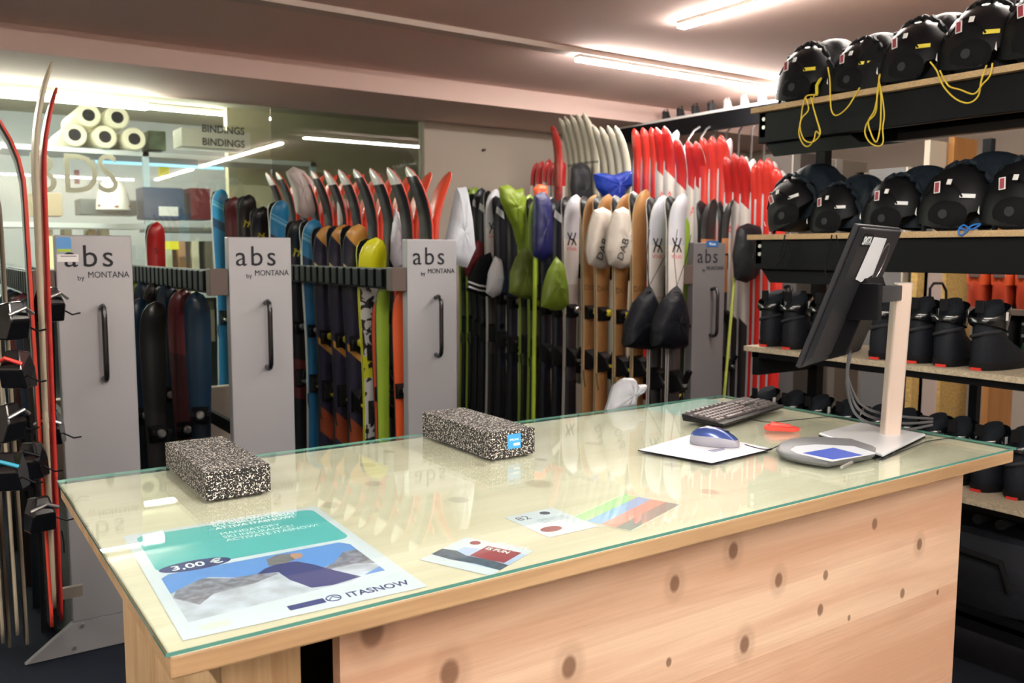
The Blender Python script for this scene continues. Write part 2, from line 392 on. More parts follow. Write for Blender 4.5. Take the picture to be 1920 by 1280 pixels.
ink(po, 'rock_face', [(.26,.16),(.30,.19),(.335,.235),(.36,.235),(PW-.03,.20),(PW-.03,.15),(.33,.165)], ROCK, 3)
ink(po, 'jacket_figure', [(.185,.225),(.165,.205),(.20,.195),(.205,.15),(.225,.095),(.26,.088),(.315,.10),(.285,.155),(.265,.20),(.245,.23),(.215,.238)], NAVY, 4)
ink(po, 'fur_hood', [(.195,.235),(.20,.268),(.225,.283),(.25,.275),(.25,.245),(.225,.232)], FUR, 5)
ink(po, 'face', [(.246,.243),(.262,.248),(.266,.268),(.25,.277),(.243,.265)], SKIN, 6)
ink(po, 'price_badge', [(.085+.062*math.cos(a*PI/12), .308+.026*math.sin(a*PI/12)) for a in range(24)], NAVY, 6)
text('3,00 €', .034, po, (.088, .298, .0002), FLAT, INKW, 'price', .00003, bold=.0006)
text('ASSICURAZIONE\nSCI OBBLIGATORIA?\nATTIVA ITASNOW!', .0225, po, (.165, .492, .0002), FLAT, INKW, 'headline', .00003, 'LEFT', .84, bold=.0005)
text('MANDATORY\nSKI INSURANCE?\nACTIVATE ITASNOW!', .0225, po, (.165, .408, .0002), FLAT, INKW, 'headline', .00003, 'LEFT', .85)
text('ITASNOW', .030, po, (.262, .024, .0002), FLAT, NAVY, 'brand_word', .00003, 'LEFT', .8, bold=.0006)
rng = MB(); rng.tube([(.24+.012*math.cos(a*PI/8), .034+.012*math.sin(a*PI/8), .0002) for a in range(16)], .0012, 4, closed=True); rng.tube([(.232,.03,.0002),(.24,.041,.0002),(.249,.03,.0002)], .0012, 4); rng.build('round_emblem', NAVY, po)
ink(po, 'blue_tag', [(.165,.022),(.225,.024),(.225,.044),(.165,.042)], NAVY, 2)
ink(po, 'green_box', [(.03,.018),(.075,.019),(.075,.042),(.03,.04)], mat('pale_green_print', (205, 222, 205), .6), 2)
# postcards
c1 = sheet('postcard', 'postcard with a maroon square and snowy forest, beside the large poster', 'postcard', (.734, 1.374), math.atan2(-.139, .064), .153, .150, PAPERW)
ink(c1, 'sky_print', [(.03,.03),(.153,.03),(.153,.125),(.03,.10)], mat('pale_blue_print', (170, 190, 226), .6))
ink(c1, 'forest_print', [(.0,.035),(.05,.03),(.10,.035),(.153,.03),(.153,.06),(.11,.066),(.06,.062),(.03,.075),(.0,.07)], mat('forest_print', (70, 96, 120), .6, var=.5, bscale=90), 2)
MAROON = mat('maroon_print', (140, 52, 66), .6)
ink(c1, 'maroon_square', [(.065,.065),(.140,.065),(.140,.128),(.065,.128)], MAROON, 3)
text('QUALITY\nSAFETY\nIS FUN', .018, c1, (.070, .110, .0002), FLAT, INKW, 'card_words', .00003, 'LEFT', .95, bold=.0004)
ink(c1, 'round_mark', [(.035+.011*math.cos(a*PI/6), .130+.011*math.sin(a*PI/6)) for a in range(12)], MAROON, 2)
c2 = sheet('price_card', 'white price card with a small maroon oval, between postcard and striped map', 'card', (1.004, 1.344), 0, .128, .158, PAPERW)
text('82', .034, c2, (.012, .118, .0002), FLAT, INKD, 'number', .00003, 'LEFT')
ink(c2, 'oval_stamp', [(.036+.025*math.cos(a*PI/10), .04+.016*math.sin(a*PI/10)) for a in range(20)], MAROON, 2)
ink(c2, 'mark', [(.09+.012*math.cos(a*PI/6), .135+.012*math.sin(a*PI/6)) for a in range(12)], INKD, 2)
for i in range(4): ink(c2, 'text_line', [(.045,.10-.007*i),(.115,.10-.007*i),(.115,.103-.007*i),(.045,.103-.007*i)], mat('grey_print', (150, 165, 180), .6), 2)
mp_ = sheet('striped_map', 'faded sheet of green, blue, red and grey stripes beside the price card', 'map', (1.150, 1.285), 0, .235, .15, mat('pale_sheet', (214, 216, 200), .6))
for i, (nm, c) in enumerate((('green_stripe', (176, 214, 160)), ('blue_stripe', (140, 180, 226)), ('red_stripe', (232, 160, 150)), ('grey_stripe', (150, 152, 150)))):
    y1_ = .145-.035*i
    ink(mp_, nm, [(.003, y1_-.035), (.232, y1_-.035), (.232, y1_), (.003, y1_)], mat(nm, c, .7, var=.12, bscale=200), 2)
mp_.location = (1.166, 1.281, ZP-.0010); mp_.rotation_euler = (0, 0, .343)
tp = sheet('pale_blue_sheet', 'pale blue sheet under the glass behind the keyboard', 'paper', (2.16, 2.095), .1, .35, .21, mat('pale_blue_paper', (186, 214, 208), .5))

# blocks
SPK = speckle('black_white_speckled_foam', (26, 24, 24), (214, 208, 200), 230, .59)
for nm, o, a, lab in (('foam_block', (.509, 1.947), .0, 'speckled black and white foam block at the left end of the counter'), ('foam_block', (1.243, 1.926), -.0, 'speckled foam block with a small blue sticker, at mid counter')):
    t = thing(nm, lab, 'foam block', (o[0], o[1], TOP), a)
    MB().box((0, 0, 0), (.146, .378, .064 if o[0] < 1 else .072)).build('block', SPK, t, bevel=.002)
    if o[0] > 1:
        s_ = MB().box((.055, -.0015, .022), (.098, -.0002, .062)).build('sticker', mat('blue_sticker', (56, 150, 214), .4), t)
        text('SPRUNG', .008, s_, (.076, -.0017, .044), FACE, INKW, 'sticker_words', .0001)
        MB().box((.074, -.0019, .030), (.094, -.0016, .037)).build('white_patch', WHITE, s_)
#@@DESK
# ------------------------------------------------------------------ computer things
pw = [atZ(a, b, TOP) for a, b in ((1196,845),(1335,870),(1448,843),(1308,812))]
mpad = MB().prism([(p.x, p.y) for p in pw], TOP, TOP+.0025).prism([(pw[0].lerp(pw[2], .5).x+(p.x-pw[0].lerp(pw[2], .5).x)*.985, pw[0].lerp(pw[2], .5).y+(p.y-pw[0].lerp(pw[2], .5).y)*.985) for p in pw], TOP+.0025, TOP+.0032, mi=1)
mo = mpad.build('mouse_pad', [RUBBER, mat('white_pad_cloth', (212, 213, 222), .6)]); tag(mo, 'white mouse pad with a black edge', 'mouse pad')
lg = MB(); q = atZ(1345, 843, TOP+.0034)
for i in range(3): lg.box((q.x-.03, q.y-.012+i*.008, q.z-.0001), (q.x+.02+.006*i, q.y-.008+i*.008, q.z+.0001))
lg.build('printed_logo', NAVY, mo)
# mouse
ma = math.atan2(1.654-1.774, 1.91-1.83)
t = thing('computer_mouse', 'white and blue computer mouse on the pad', 'mouse', (1.868, 1.712, TOP+.0034), ma); t.scale = (1.16, 1.2, 1.28)
def mouse_ring(z, sx_, sy_, xo=0, n=28, p=2.5):
    o = []
    for k in range(n):
        a = 2*PI*k/n; c_, s_ = math.cos(a), math.sin(a)
        x = math.copysign(abs(c_)**(2/p), c_)*sx_; y = math.copysign(abs(s_)**(2/p), s_)*sy_*(1-.12*(x/.06)**2+.06*x/.06)
        o.append((x+xo, y, z))
    return o
def bend(rs): return [[(x, y, z*(1-.35*max(0, x/.06)**1.5-.10*max(0, -x/.06)**2)) for x, y, z in r] for r in rs]
MB().loft(bend([mouse_ring(.001,.058,.028), mouse_ring(.006,.061,.031), mouse_ring(.016,.060,.032), mouse_ring(.024,.057,.030,-.001)]), caps=True).build('lower_shell', mat('pearl_white_plastic', (150, 150, 160), .3, coat=.4), t, smooth=True)
MB().loft(bend([mouse_ring(.0235,.0575,.0302,-.001), mouse_ring(.030,.051,.026,-.003), mouse_ring(.036,.040,.019,-.006), mouse_ring(.0395,.026,.011,-.009), mouse_ring(.0405,.008,.004,-.011)])).build('upper_shell', mat('metallic_blue_plastic', (62, 84, 150), .25, .3, coat=.6), t, smooth=True)
MB().loft([[(x*.5-.014, y*.55, z+.0035) for x, y, z in r] for r in bend([mouse_ring(.032,.046,.02), mouse_ring(.0365,.036,.014), mouse_ring(.0385,.015,.006)])]).build('palm_stripe', mat('pearl_white_plastic', (214, 212, 218)), t, smooth=True)
MB().tube([(.028, -.003, .0265), (.028, .003, .0265)], .009, 14).build('scroll_wheel', BLACK, t)
def cable(name, label, pts, r=.0016, m=CABLE, cat='cable', group=None):
    P_ = [Vector(p) for p in pts]; out = []
    for i in range(len(P_)-1):
        p0, p1, p2, p3 = P_[max(i-1,0)], P_[i], P_[i+1], P_[min(i+2, len(P_)-1)]
        for k in range(6):
            u = k/6; out.append(.5*((2*p1)+(p2-p0)*u+(2*p0-5*p1+4*p2-p3)*u*u+(3*p1-p0-3*p2+p3)*u**3))
    out.append(P_[-1])
    o = MB().tube(out, r, 6).build(name, m, smooth=True); return tag(o, label, cat, group)
zc = TOP+.0018
cable('mouse_cable', 'thin grey cable from the mouse looping past the tablet', [Vector((1.916,1.643,TOP+.012)), atZ(1440,842,TOP+.005)]+[atZ(a,b,zc) for a,b in ((1480,826),(1520,820),(1575,825),(1610,845),(1640,855),(1650,842),(1600,830),(1610,826),(1655,840))])
# keyboard
ka = .262
t = thing('keyboard', 'black full-size computer keyboard at the back of the counter', 'keyboard', (2.085, 1.872, TOP), ka)
body = MB().loft([[(0,.004,.004),(.45,.004,.004),(.45,.148,.006),(0,.148,.006)], [(-.004,0,.014),(.454,0,.014),(.454,.152,.030),(-.004,.152,.030)]])
body.build('keyboard_body', mat('keyboard_black', (30, 29, 30), .45), t, bevel=.002)
KEYM = mat('key_plastic', (92, 86, 86), .32)
def key_mesh(w_):
    h = .0065; a = w_/2-.001; c_ = a-.002
    return MB().loft([[(-a,-.008,0),(a,-.008,0),(a,.008,0),(-a,.008,0)], [(-c_,-.006,h),(c_,-.006,h),(c_,.0065,h),(-c_,.0065,h)]]).mesh('key', KEYM)
KM = {}
def key(x, y, w_=.019):
    if w_ not in KM: KM[w_] = key_mesh(w_)
    o = bpy.data.objects.new('key', KM[w_]); C.objects.link(o); o.parent = t; o.location = (x, y, .0145+.016*y/.152); o.rotation_euler = (.105, 0, 0)
for r_ in range(4):
    y = .052+.0195*r_
    for c_ in range(14): key(.018+.0195*c_+.000*r_, y)
for x, w_ in ((.018,.024),(.045,.022),(.135,.115),(.216,.022),(.242,.022),(.270,.022)): key(x, .0325, w_)
for c_ in range(9): key(.018+.0305*c_, .138)
for c_ in range(3):
    key(.310+.0195*c_, .0325)
    for r_ in (2, 3): key(.310+.0195*c_, .052+.0195*r_)
key(.3295, .052)
for c_ in range(4):
    for r_ in range(4): key(.378+.0195*c_, .0325+.0195*r_)
cable('keyboard_cable', 'thin cable from the keyboard to the monitor stand', [atZ(a,b,zc) for a,b in ((1395,782),(1440,791),(1500,786),(1560,781),(1600,787),(1625,796),(1640,797),(1622,805),(1640,815),(1665,828),(1680,842),(1672,852))])
cable('usb_cable', 'thin cable trailing off the right edge of the counter', [atZ(a,b,zc) for a,b in ((1640,862),(1680,850),(1720,834),(1745,826),(1790,820))])
# red clip
rp = atZ(1464, 808, TOP)
t = thing('plastic_clip', 'small red plastic clip on the glass in front of the keyboard', 'clip', (rp.x, rp.y, TOP), math.atan2(1.716-1.795, 2.249-2.175)); t.scale = (1, 1, 1.5)
RC = mat('translucent_red_plastic', (235, 74, 62), .25, coat=.4)
MB().loft([[(-.05,0,.001),(-.04,-.016,.001),(.04,-.016,.001),(.056,0,.001),(.04,.016,.001),(-.04,.016,.001)], [(-.052,0,.010),(-.042,-.018,.012),(.042,-.018,.010),(.06,0,.008),(.042,.018,.010),(-.042,.018,.012)]]).build('clip_body', RC, t, bevel=.002)
MB().loft([[(-.036,-.011,.011),(.036,-.011,.010),(.036,.011,.010),(-.036,.011,.011)], [(-.030,-.006,.019),(.026,-.006,.015),(.026,.006,.015),(-.030,.006,.019)]]).build('raised_rib', RC, t, bevel=.002)
# signature tablet
ol = [atZ(a, b, TOP) for a, b in ((1455,853),(1462,842),(1482,835),(1530,831),(1598,835),(1642,850),(1640,861),(1590,871),(1552,878),(1500,870),(1468,862))]
cx_ = sum(p.x for p in ol)/len(ol); cy_ = sum(p.y for p in ol)/len(ol)
t = thing('signature_tablet', 'grey signature tablet with a white face and blue screen', 'tablet', (cx_, cy_, TOP))
R0 = [(p.x-cx_, p.y-cy_) for p in ol]
MB().loft([[(x*.93, y*.93, .001) for x, y in R0], [(x, y, .010) for x, y in R0], [(x, y, .016) for x, y in R0], [(x*.94, y*.94, .022) for x, y in R0]]).build('tablet_body', mat('mid_grey_plastic', (104, 106, 110), .45), t, smooth=True)
fc = [atZ(a, b, TOP+.0225) for a, b in ((1481,843),(1492,836),(1530,833),(1600,836),(1643,849),(1560,864),(1495,850))]
MB().prism([(p.x-cx_, p.y-cy_) for p in fc], .0205, .0228).build('white_face', mat('tablet_white', (196, 201, 210), .35), t)
sc_ = [atZ(a, b, TOP+.023) for a, b in ((1505,849),(1563,839),(1618,853),(1561,861))]
MB().prism([(p.x-cx_, p.y-cy_) for p in sc_], .0226, .0232).build('screen', mat('blue_screen', (78, 96, 178), .2, emit=.12), t)
e0 = atZ(1585, 872, TOP+.012); MB().tube([(e0.x-cx_-.02, e0.y-cy_-.003, .010), (e0.x-cx_+.045, e0.y-cy_+.012, .012)], .004, 8).build('pen', SILVER, t)
# monitor and stand
th = math.radians(71); nx, ny = -math.cos(th), math.sin(th)
mon = thing('monitor', 'black monitor seen from behind, tilted on a silver stand', 'monitor', (2.40, 1.50, TOP))
bp_ = [atZ(a, b, TOP) for a, b in ((1535,818),(1655,860),(1735,820),(1612,798))]
MB().prism([(p.x-2.40, p.y-1.50) for p in bp_], 0, .004).build('base_underside', RUBBER, mon)
MB().prism([(p.x-2.40, p.y-1.50) for p in bp_], .004, .012).build('base_plate', mat('brushed_aluminium', (205, 208, 212), .35, .1), mon, bevel=.003)
cr_ = Matrix.Rotation(math.radians(-28), 4, 'Z')
st = MB(); st.loft([[cr_@Vector((x+dx_, y, z)) for x, y in rr(-.026, -.018, .026, .018, .007, 3)] for z, dx_ in ((.010, -.004), (.462, .012))])
st.build('stand_column', mat('champagne_metal', (214, 196, 184), .35, .35), mon)
MB().cbox((.008, .0, .4635), (.055, .038, .004), rot=cr_).build('column_cap', SILVER, mon)
# panel: local frame x=along width, y=screen normal, z=up; tilted back
pc = Vector((-.27, -.03, .437))
u_ = Vector((math.sin(th), math.cos(th), 0)); n_ = Vector((nx, ny, 0)); tl = math.radians(20)
up_ = (Vector((0, 0, 1))*math.cos(tl)-n_*math.sin(tl)); nn_ = n_*math.cos(tl)+Vector((0, 0, 1))*math.sin(tl)
PM = Matrix((u_, nn_, up_)).transposed().to_4x4(); PM.translation = pc
pan = bpy.data.objects.new('display_panel', None)
HW, HH = .215, .198
pb = MB().box((-HW, -.005, -HH), (HW, .008, HH)).build('display', mat('charcoal_plastic', (42, 42, 46), .42), mon, bevel=.003); pb.matrix_local = PM
MB().loft([[(-HW+.012,-.005,-HH+.004),(HW-.004,-.005,-HH+.004),(HW-.004,-.005,HH-.004),(-HW+.012,-.005,HH-.004)], [(-HW+.03,-.016,-HH+.03),(HW-.03,-.016,-HH+.03),(HW-.03,-.016,HH-.006),(-HW+.03,-.016,HH-.006)]]).build('back_cover', mat('charcoal_plastic', (42, 42, 46)), pb, bevel=.004)
MB().loft([[(-.02,-.014,-.19),(.19,-.014,-.19),(.19,-.014,.06),(-.02,-.014,.06)], [(.02,-.045,-.165),(.17,-.045,-.165),(.17,-.045,.03),(.02,-.045,.03)]]).build('electronics_bulge', BLACK, pb, bevel=.006)
MB().box((-HW+.002, .0082, -HH+.002), (HW-.002, .0088, HH-.002)).build('screen', mat('dark_screen_glass', (16, 17, 20), .1), pb)
vent = MB()
for i in range(56): vent.box((-HW+.006, -.0056, -HH+.012+i*.0068), (-HW+.011, -.0048, -HH+.0150+i*.0068))
vent.build('vent_slots', mat('vent_black', (5, 5, 6), .7), pb)
BK = (PI/2, 0, 0)
def on_back(name, pts, m, y): return MB().prism(pts, y, y-.0006, 'y').build(name, m, pb)
on_back('maker_plate', [(-.175,.145),(-.085,.145),(-.085,.180),(-.175,.180)], BLACK, -.0164)
text('SMTA', .030, pb, (-.130, -.0172, .151), BK, INKW, 'plate_words', .0003, bold=.0008)
on_back('paper_note', [(-.095,.055),(-.03,.045),(.06,.065),(.045,.170),(-.085,.172)], mat('white_note', (222, 226, 232), .7), -.0180)
rg = MB(); rg.tube([(.095+.035*math.cos(a*PI/12), -.0166, .10+.055*math.sin(a*PI/12)) for a in range(24)], .0015, 4, closed=True); rg.build('round_logo', SILVER, pb)
arm_e = PM@Vector((0, -.03, .02))
MB().cbox(((arm_e.x+.0)/2, arm_e.y/2, .435), (abs(arm_e.x)+.02, .03, .045), rot=Matrix.Rotation(math.atan2(arm_e.y, arm_e.x)+PI, 4, 'Z')).build('arm', mat('dark_arm', (52, 54, 58), .4), mon, bevel=.003)
MB().cbox((arm_e.x-.01, arm_e.y, .42), (.03, .10, .10), rot=Matrix.Rotation(math.atan2(arm_e.y, arm_e.x)+PI, 4, 'Z')).build('mount_plate', BLACK, mon, bevel=.003)
for i in range(3):
    o_ = i*.010
    cable('monitor_cable', ['lowest of the monitor cables sagging behind the silver stand', 'middle monitor cable sagging behind the silver stand', 'upper monitor cable sagging behind the silver stand'][i],
      [Vector((2.18,1.50,1.27+o_)), Vector((2.185,1.51,1.20+o_)), Vector((2.22+o_,1.52,1.13+o_)), Vector((2.29+o_,1.54,1.08+o_*1.6)), Vector((2.38,1.545,1.045+o_*2)), Vector((2.50,1.52,1.02+o_*2)), Vector((2.62,1.50,1.025+o_))], .0042, mat('light_grey_cable', (84, 84, 88), .3))
#@@RACKS
# ------------------------------------------------------------------ pull-out ski racks
PAN = mat('lettering_black', (38, 38, 44), .4)
def rack(xl, label, shade=PANEL, sticker=None, ylen=2.45, foot=True, side=-1):
    W = .267; t = thing('pull_out_ski_rack', label, 'ski rack', (xl, 3.65, 0))
    # folded sheet front
    p = MB().box((0, 0, .13), (W, .05, 1.62)); p.build('front_panel', shade, t, bevel=.004)
    f = MB().prism([(0,.13),(W,.13),(W+.17,-0.0+.004),(-.17,.004)], .002, .03, 'y').build('foot_plate', shade, t, bevel=.002)
    for x, z in ((.03,.112),(W-.03,.112),(-.0,.03),(W,.03)):
        MB().tube([(x, .003, z), (x, -.004, z)], .008, 10).build('screw', SCREW, t)
    hx = W*.56
    pts = [(hx, 0, 1.345), (hx, -.03, 1.352), (hx, -.046, 1.345), (hx, -.055, 1.32)]+[(hx, -.055, 1.32-.03*i) for i in range(1, 8)]+[(hx, -.052, 1.088), (hx, -.043, 1.074), (hx, -.028, 1.068), (hx, 0, 1.073)]
    MB().tube(pts, .0105, 12).build('handle', mat('handle_black', (20, 20, 23), .22, coat=.4), t, smooth=True)
    text('abs', .118, t, (W*.10, -.001, 1.502), FACE, PAN, 'lettering', .0006, 'LEFT', 1.0, 1.18)
    text('MONTANA', .0335, t, (W*.40, -.001, 1.460), FACE, PAN, 'lettering', .0006, 'LEFT', .86)
    text('by', .026, t, (W*.27, -.001, 1.450), (PI/2, -.12, 0), PAN, 'lettering', .0006, 'LEFT')
    rl = MB().box((-.060, .05, 1.385), (-.045, ylen, 1.485)); rl.box((.125, .05, 1.40), (.16, ylen, 1.47))
    for k in range(int(ylen/.09)):
        y = .12+.09*k; rl.box((-.075, y, 1.395), (-.058, y+.06, 1.480)); rl.box((.15, y, 1.42), (.20, y+.012, 1.45))
    rl.build('top_rail', DARK, t, bevel=.003)
    MB().box((-.078, .0, 1.380), (-.004, .06, 1.490)).build('rail_end_cap', mat('brown_grey_cap', (84, 70, 64), .5), t, bevel=.003)
    MB().box((-.05, .04, .06), (W+.04, ylen, .10)).build('base_rail', DARK, t)
    MB().box((.10, ylen-.05, .10), (.16, ylen, 1.45)).build('rear_post', DARK, t)
    MB().box((.125, .1, .70), (.15, ylen, .76)).build('middle_rail', DARK, t)
    return t
r1 = rack(.437, 'grey ski rack front, left one, with blue and white stickers over its lettering')
s_ = MB().add([(x, -.0008, z) for x, z in rr(.006, 1.555, .056, 1.612, .009, 3)], [tuple(range(16))]).build('blue_sticker', mat('sky_blue_sticker', (86, 156, 222), .4), r1)
MB().box((.008, -.0014, 1.557), (.054, -.0009, 1.568)).build('green_band', LIME, s_)
wt = MB().box((.006, -.0030, 1.520), (.078, -.0022, 1.548)).build('white_label', WHITE, r1)
MB().box((.018, -.0034, 1.540), (.072, -.0031, 1.543)).build('printed_line', INKD, wt)
r2 = rack(1.074, 'grey ski rack front, second from the left, with a plain handle')
r3 = rack(1.896, 'grey ski rack front beside the yellow-tipped ski, third from the left')
r4 = rack(3.768, 'darker grey ski rack front behind the keyboard, with a small blue tag', mat('dark_grey_powder_coat', (112, 110, 112), .42, .3))
tg = MB().box((.10, -.002, 1.595), (.20, -.0006, 1.632)).build('blue_tag', mat('deep_blue_tag', (34, 84, 140), .4), r4)
text('Vimos', .022, tg, (.15, -.0023, 1.606), FACE, INKW, 'tag_words', .0002)
r5 = rack(4.44, 'dark grey ski rack front half hidden behind the shelving', mat('dark_grey_powder_coat', (112, 110, 112)), ylen=2.4)
r0 = rack(-.42, 'ski rack at the far left edge behind the stacked skis')

# ------------------------------------------------------------------ skis
def ski_mesh(name, L, wt, ww, wl, curl, tipl, mats, point=2.2, thick=.011, tail=.02):
    """stands on its tail, topsheet to -Y; slots: topsheet, base, edge"""
    N = 30; vs = []; prof = []
    for i in range(N+1):
        s = i/N
        s = s if s < .7 else .7+.3*(1-max(0, 1-(s-.7)/.3)**1.5)
        z = s*L
        if s < .45: wd = wl+(ww-wl)*math.sin(s/.45*PI/2)
        else: q = min(1, (s-.45)/.43); wd = ww+(wt-ww)*(q*q*(3-2*q))
        tr = max(0, (z-(L-wt*point*.8))/(wt*point*.8))
        wd *= max(.002, 1-min(1, tr)**2.4)**.5
        if s < .03: wd *= .75
        cl = max(0, (z-(L-tipl))/tipl); y = -curl*cl**2.1
        prof.append((z-.012*cl, y, wd/2, thick*(1-.45*cl)))
    for z, y, h, t in prof: vs += [(-h, y-t/2, z), (h, y-t/2, z), (h, y+t/2, z), (-h, y+t/2, z)]
    b = MB(); fs = []; mi = []
    for i in range(N):
        a = 4*i; c = a+4
        fs += [(a, a+1, c+1, c), (a+1, a+2, c+2, c+1), (a+2, a+3, c+3, c+2), (a+3, a, c, c+3)]; mi += [0, 2, 1, 2]
    fs += [(0, 3, 2, 1), (4*N, 4*N+1, 4*N+2, 4*N+3)]; mi += [2, 2]
    b.add(vs, fs); b.mi = mi
    me = b.mesh(name, mats); me.shade_smooth(); return me
def binding(par, z, y, accent, scale=1.0, heavy=True):
    """toe and heel pieces screwed to the topsheet (towards -Y)"""
    key_ = ('bind', accent.name, heavy, scale)
    if key_ not in BIND:
        k = scale
        toe = MB().loft([[(-.034*k,0,0),(.034*k,0,0),(.036*k,0,.075*k),(-.036*k,0,.075*k)], [(-.028*k,-.028*k,.004),(.028*k,-.028*k,.004),(.034*k,-.034*k,.06*k),(-.034*k,-.034*k,.06*k)], [(-.018*k,-.046*k,.02*k),(.018*k,-.046*k,.02*k),(.026*k,-.05*k,.05*k),(-.026*k,-.05*k,.05*k)]])
        toe.cbox((-.034*k,-.05*k,.05*k), (.018*k,.025*k,.016*k)).cbox((.034*k,-.05*k,.05*k), (.018*k,.025*k,.016*k))
        heel = MB().loft([[(-.032*k,0,0),(.032*k,0,0),(.032*k,0,.11*k),(-.032*k,0,.11*k)], [(-.030*k,-.04*k,.01*k),(.030*k,-.04*k,.01*k),(.027*k,-.05*k,.085*k),(-.027*k,-.05*k,.085*k)], [(-.018*k,-.075*k,.025*k),(.018*k,-.075*k,.025*k),(.014*k,-.072*k,.06*k),(-.014*k,-.072*k,.06*k)]])
        heel.cbox((0,-.085*k,.085*k), (.026*k,.018*k,.07*k), rot=Matrix.Rotation(.5, 4, 'X'))
        heel.tube([(-.045*k,-.01,.0),(-.05*k,-.02*k,-.05*k),(-.048*k,-.03*k,-.09*k)], .003, 6).tube([(.045*k,-.01,.0),(.05*k,-.02*k,-.05*k),(.048*k,-.03*k,-.09*k)], .003, 6)
        acc = MB().tube([(0,-.045*k,.045*k), (0,-.058*k,.045*k), (0,-.066*k,.045*k)], [.019*k, .019*k, .012*k], 12)
        BIND[key_] = (toe.mesh('toe_piece', BLACK), heel.mesh('heel_piece', BLACK), acc.mesh('release_dial', accent))
    a, h, d = BIND[key_]
    for nm, me, zz in (('toe_piece', a, z+.33), ('heel_piece', h, z)):
        o = bpy.data.objects.new(nm, me); C.objects.link(o); o.parent = par; o.location = (0, y, zz)
        q = bpy.data.objects.new('release_dial', d); C.objects.link(q); q.parent = o; q.location = (0, (-.012 if nm == 'heel_piece' else 0), 0)
BIND = {}
BASEK = mat('black_ski_base', (24, 24, 26), .35); EDGEK = mat('dark_ski_edge', (40, 40, 42), .35); EDGEW_ = mat('white_ski_edge', (205, 200, 196), .4); EDGER = mat('red_ski_edge', (206, 64, 50), .4)
ORANGE = mat('orange_ski_base', (220, 84, 54), .35, coat=.3)
def emblem(par, m, z, s=.03, y=-.0064):
    b = MB()
    for pts in (((-1,1),(-.45,.1),(0,1)), ((-.45,.1),(-.9,-1)), ((1,-1),(.45,-.1),(0,-1)), ((.45,-.1),(.9,1)), ((-.45,.1),(0,-.1),(.45,-.1))):
        for (x0,z0),(x1,z1) in zip(pts, pts[1:]):
            d = Vector((x1-x0, 0, z1-z0)).normalized(); n = Vector((-d.z, 0, d.x))*.13
            b.add([Vector((x0,0,z0))+n, Vector((x1,0,z1))+n, Vector((x1,0,z1))-n, Vector((x0,0,z0))-n], [(0,1,2,3)])
    b.v = [(x*s, y, z+zz*s*1.15) for x, _, zz in b.v]
    return b.build('emblem', m, par)
SK = {}
def ski(kind, x, y, top, label, rz=0, bind=True, partner=None, group=None, lean=0):
    """one ski of a kind, tip at height `top`"""
    k = KINDS[kind]; me = SK.get(kind)
    if not me: me = SK[kind] = ski_mesh('ski', k['L'], *k['w'], k['curl'], k['tipl'], k['mats'], k.get('point', 2.2))
    o = bpy.data.objects.new('ski', me); C.objects.link(o); o.location = (x, y, top-k['L']); o.rotation_euler = (0, lean, rz)
    tag(o, label, 'ski', group or k['group'])
    L = k['L']
    if bind and k.get('bind'): binding(o, L*.36, -.0055, k['bind'], k.get('bs', 1))
    if k.get('emb'): emblem(o, k['emb'][0], L-k['emb'][1], k['emb'][2])
    if k.get('word'):
        wd, sz, dz, mt, sxx = k['word']; key_ = ('w', wd, sz, mt.name)
        if key_ not in SK:
            tx = text(wd, sz, o, (0, -.0068, L-dz), FACE, mt, 'lettering', .0003, 'CENTER', sxx); SK[key_] = tx
        else:
            tx = SK[key_].copy(); C.objects.link(tx); tx.parent = o; tx.location = (0, -.0068, L-dz)
    return o
MY = mat('yellow_mark', (232, 222, 60), .5); MK = mat('black_mark', (28, 28, 32), .5); MR = mat('red_mark', (208, 70, 80), .5); MW = mat('white_mark', (225, 222, 215), .5)
K_, N_, G_ = (24,24,28), (40,38,62), (206,150,72)
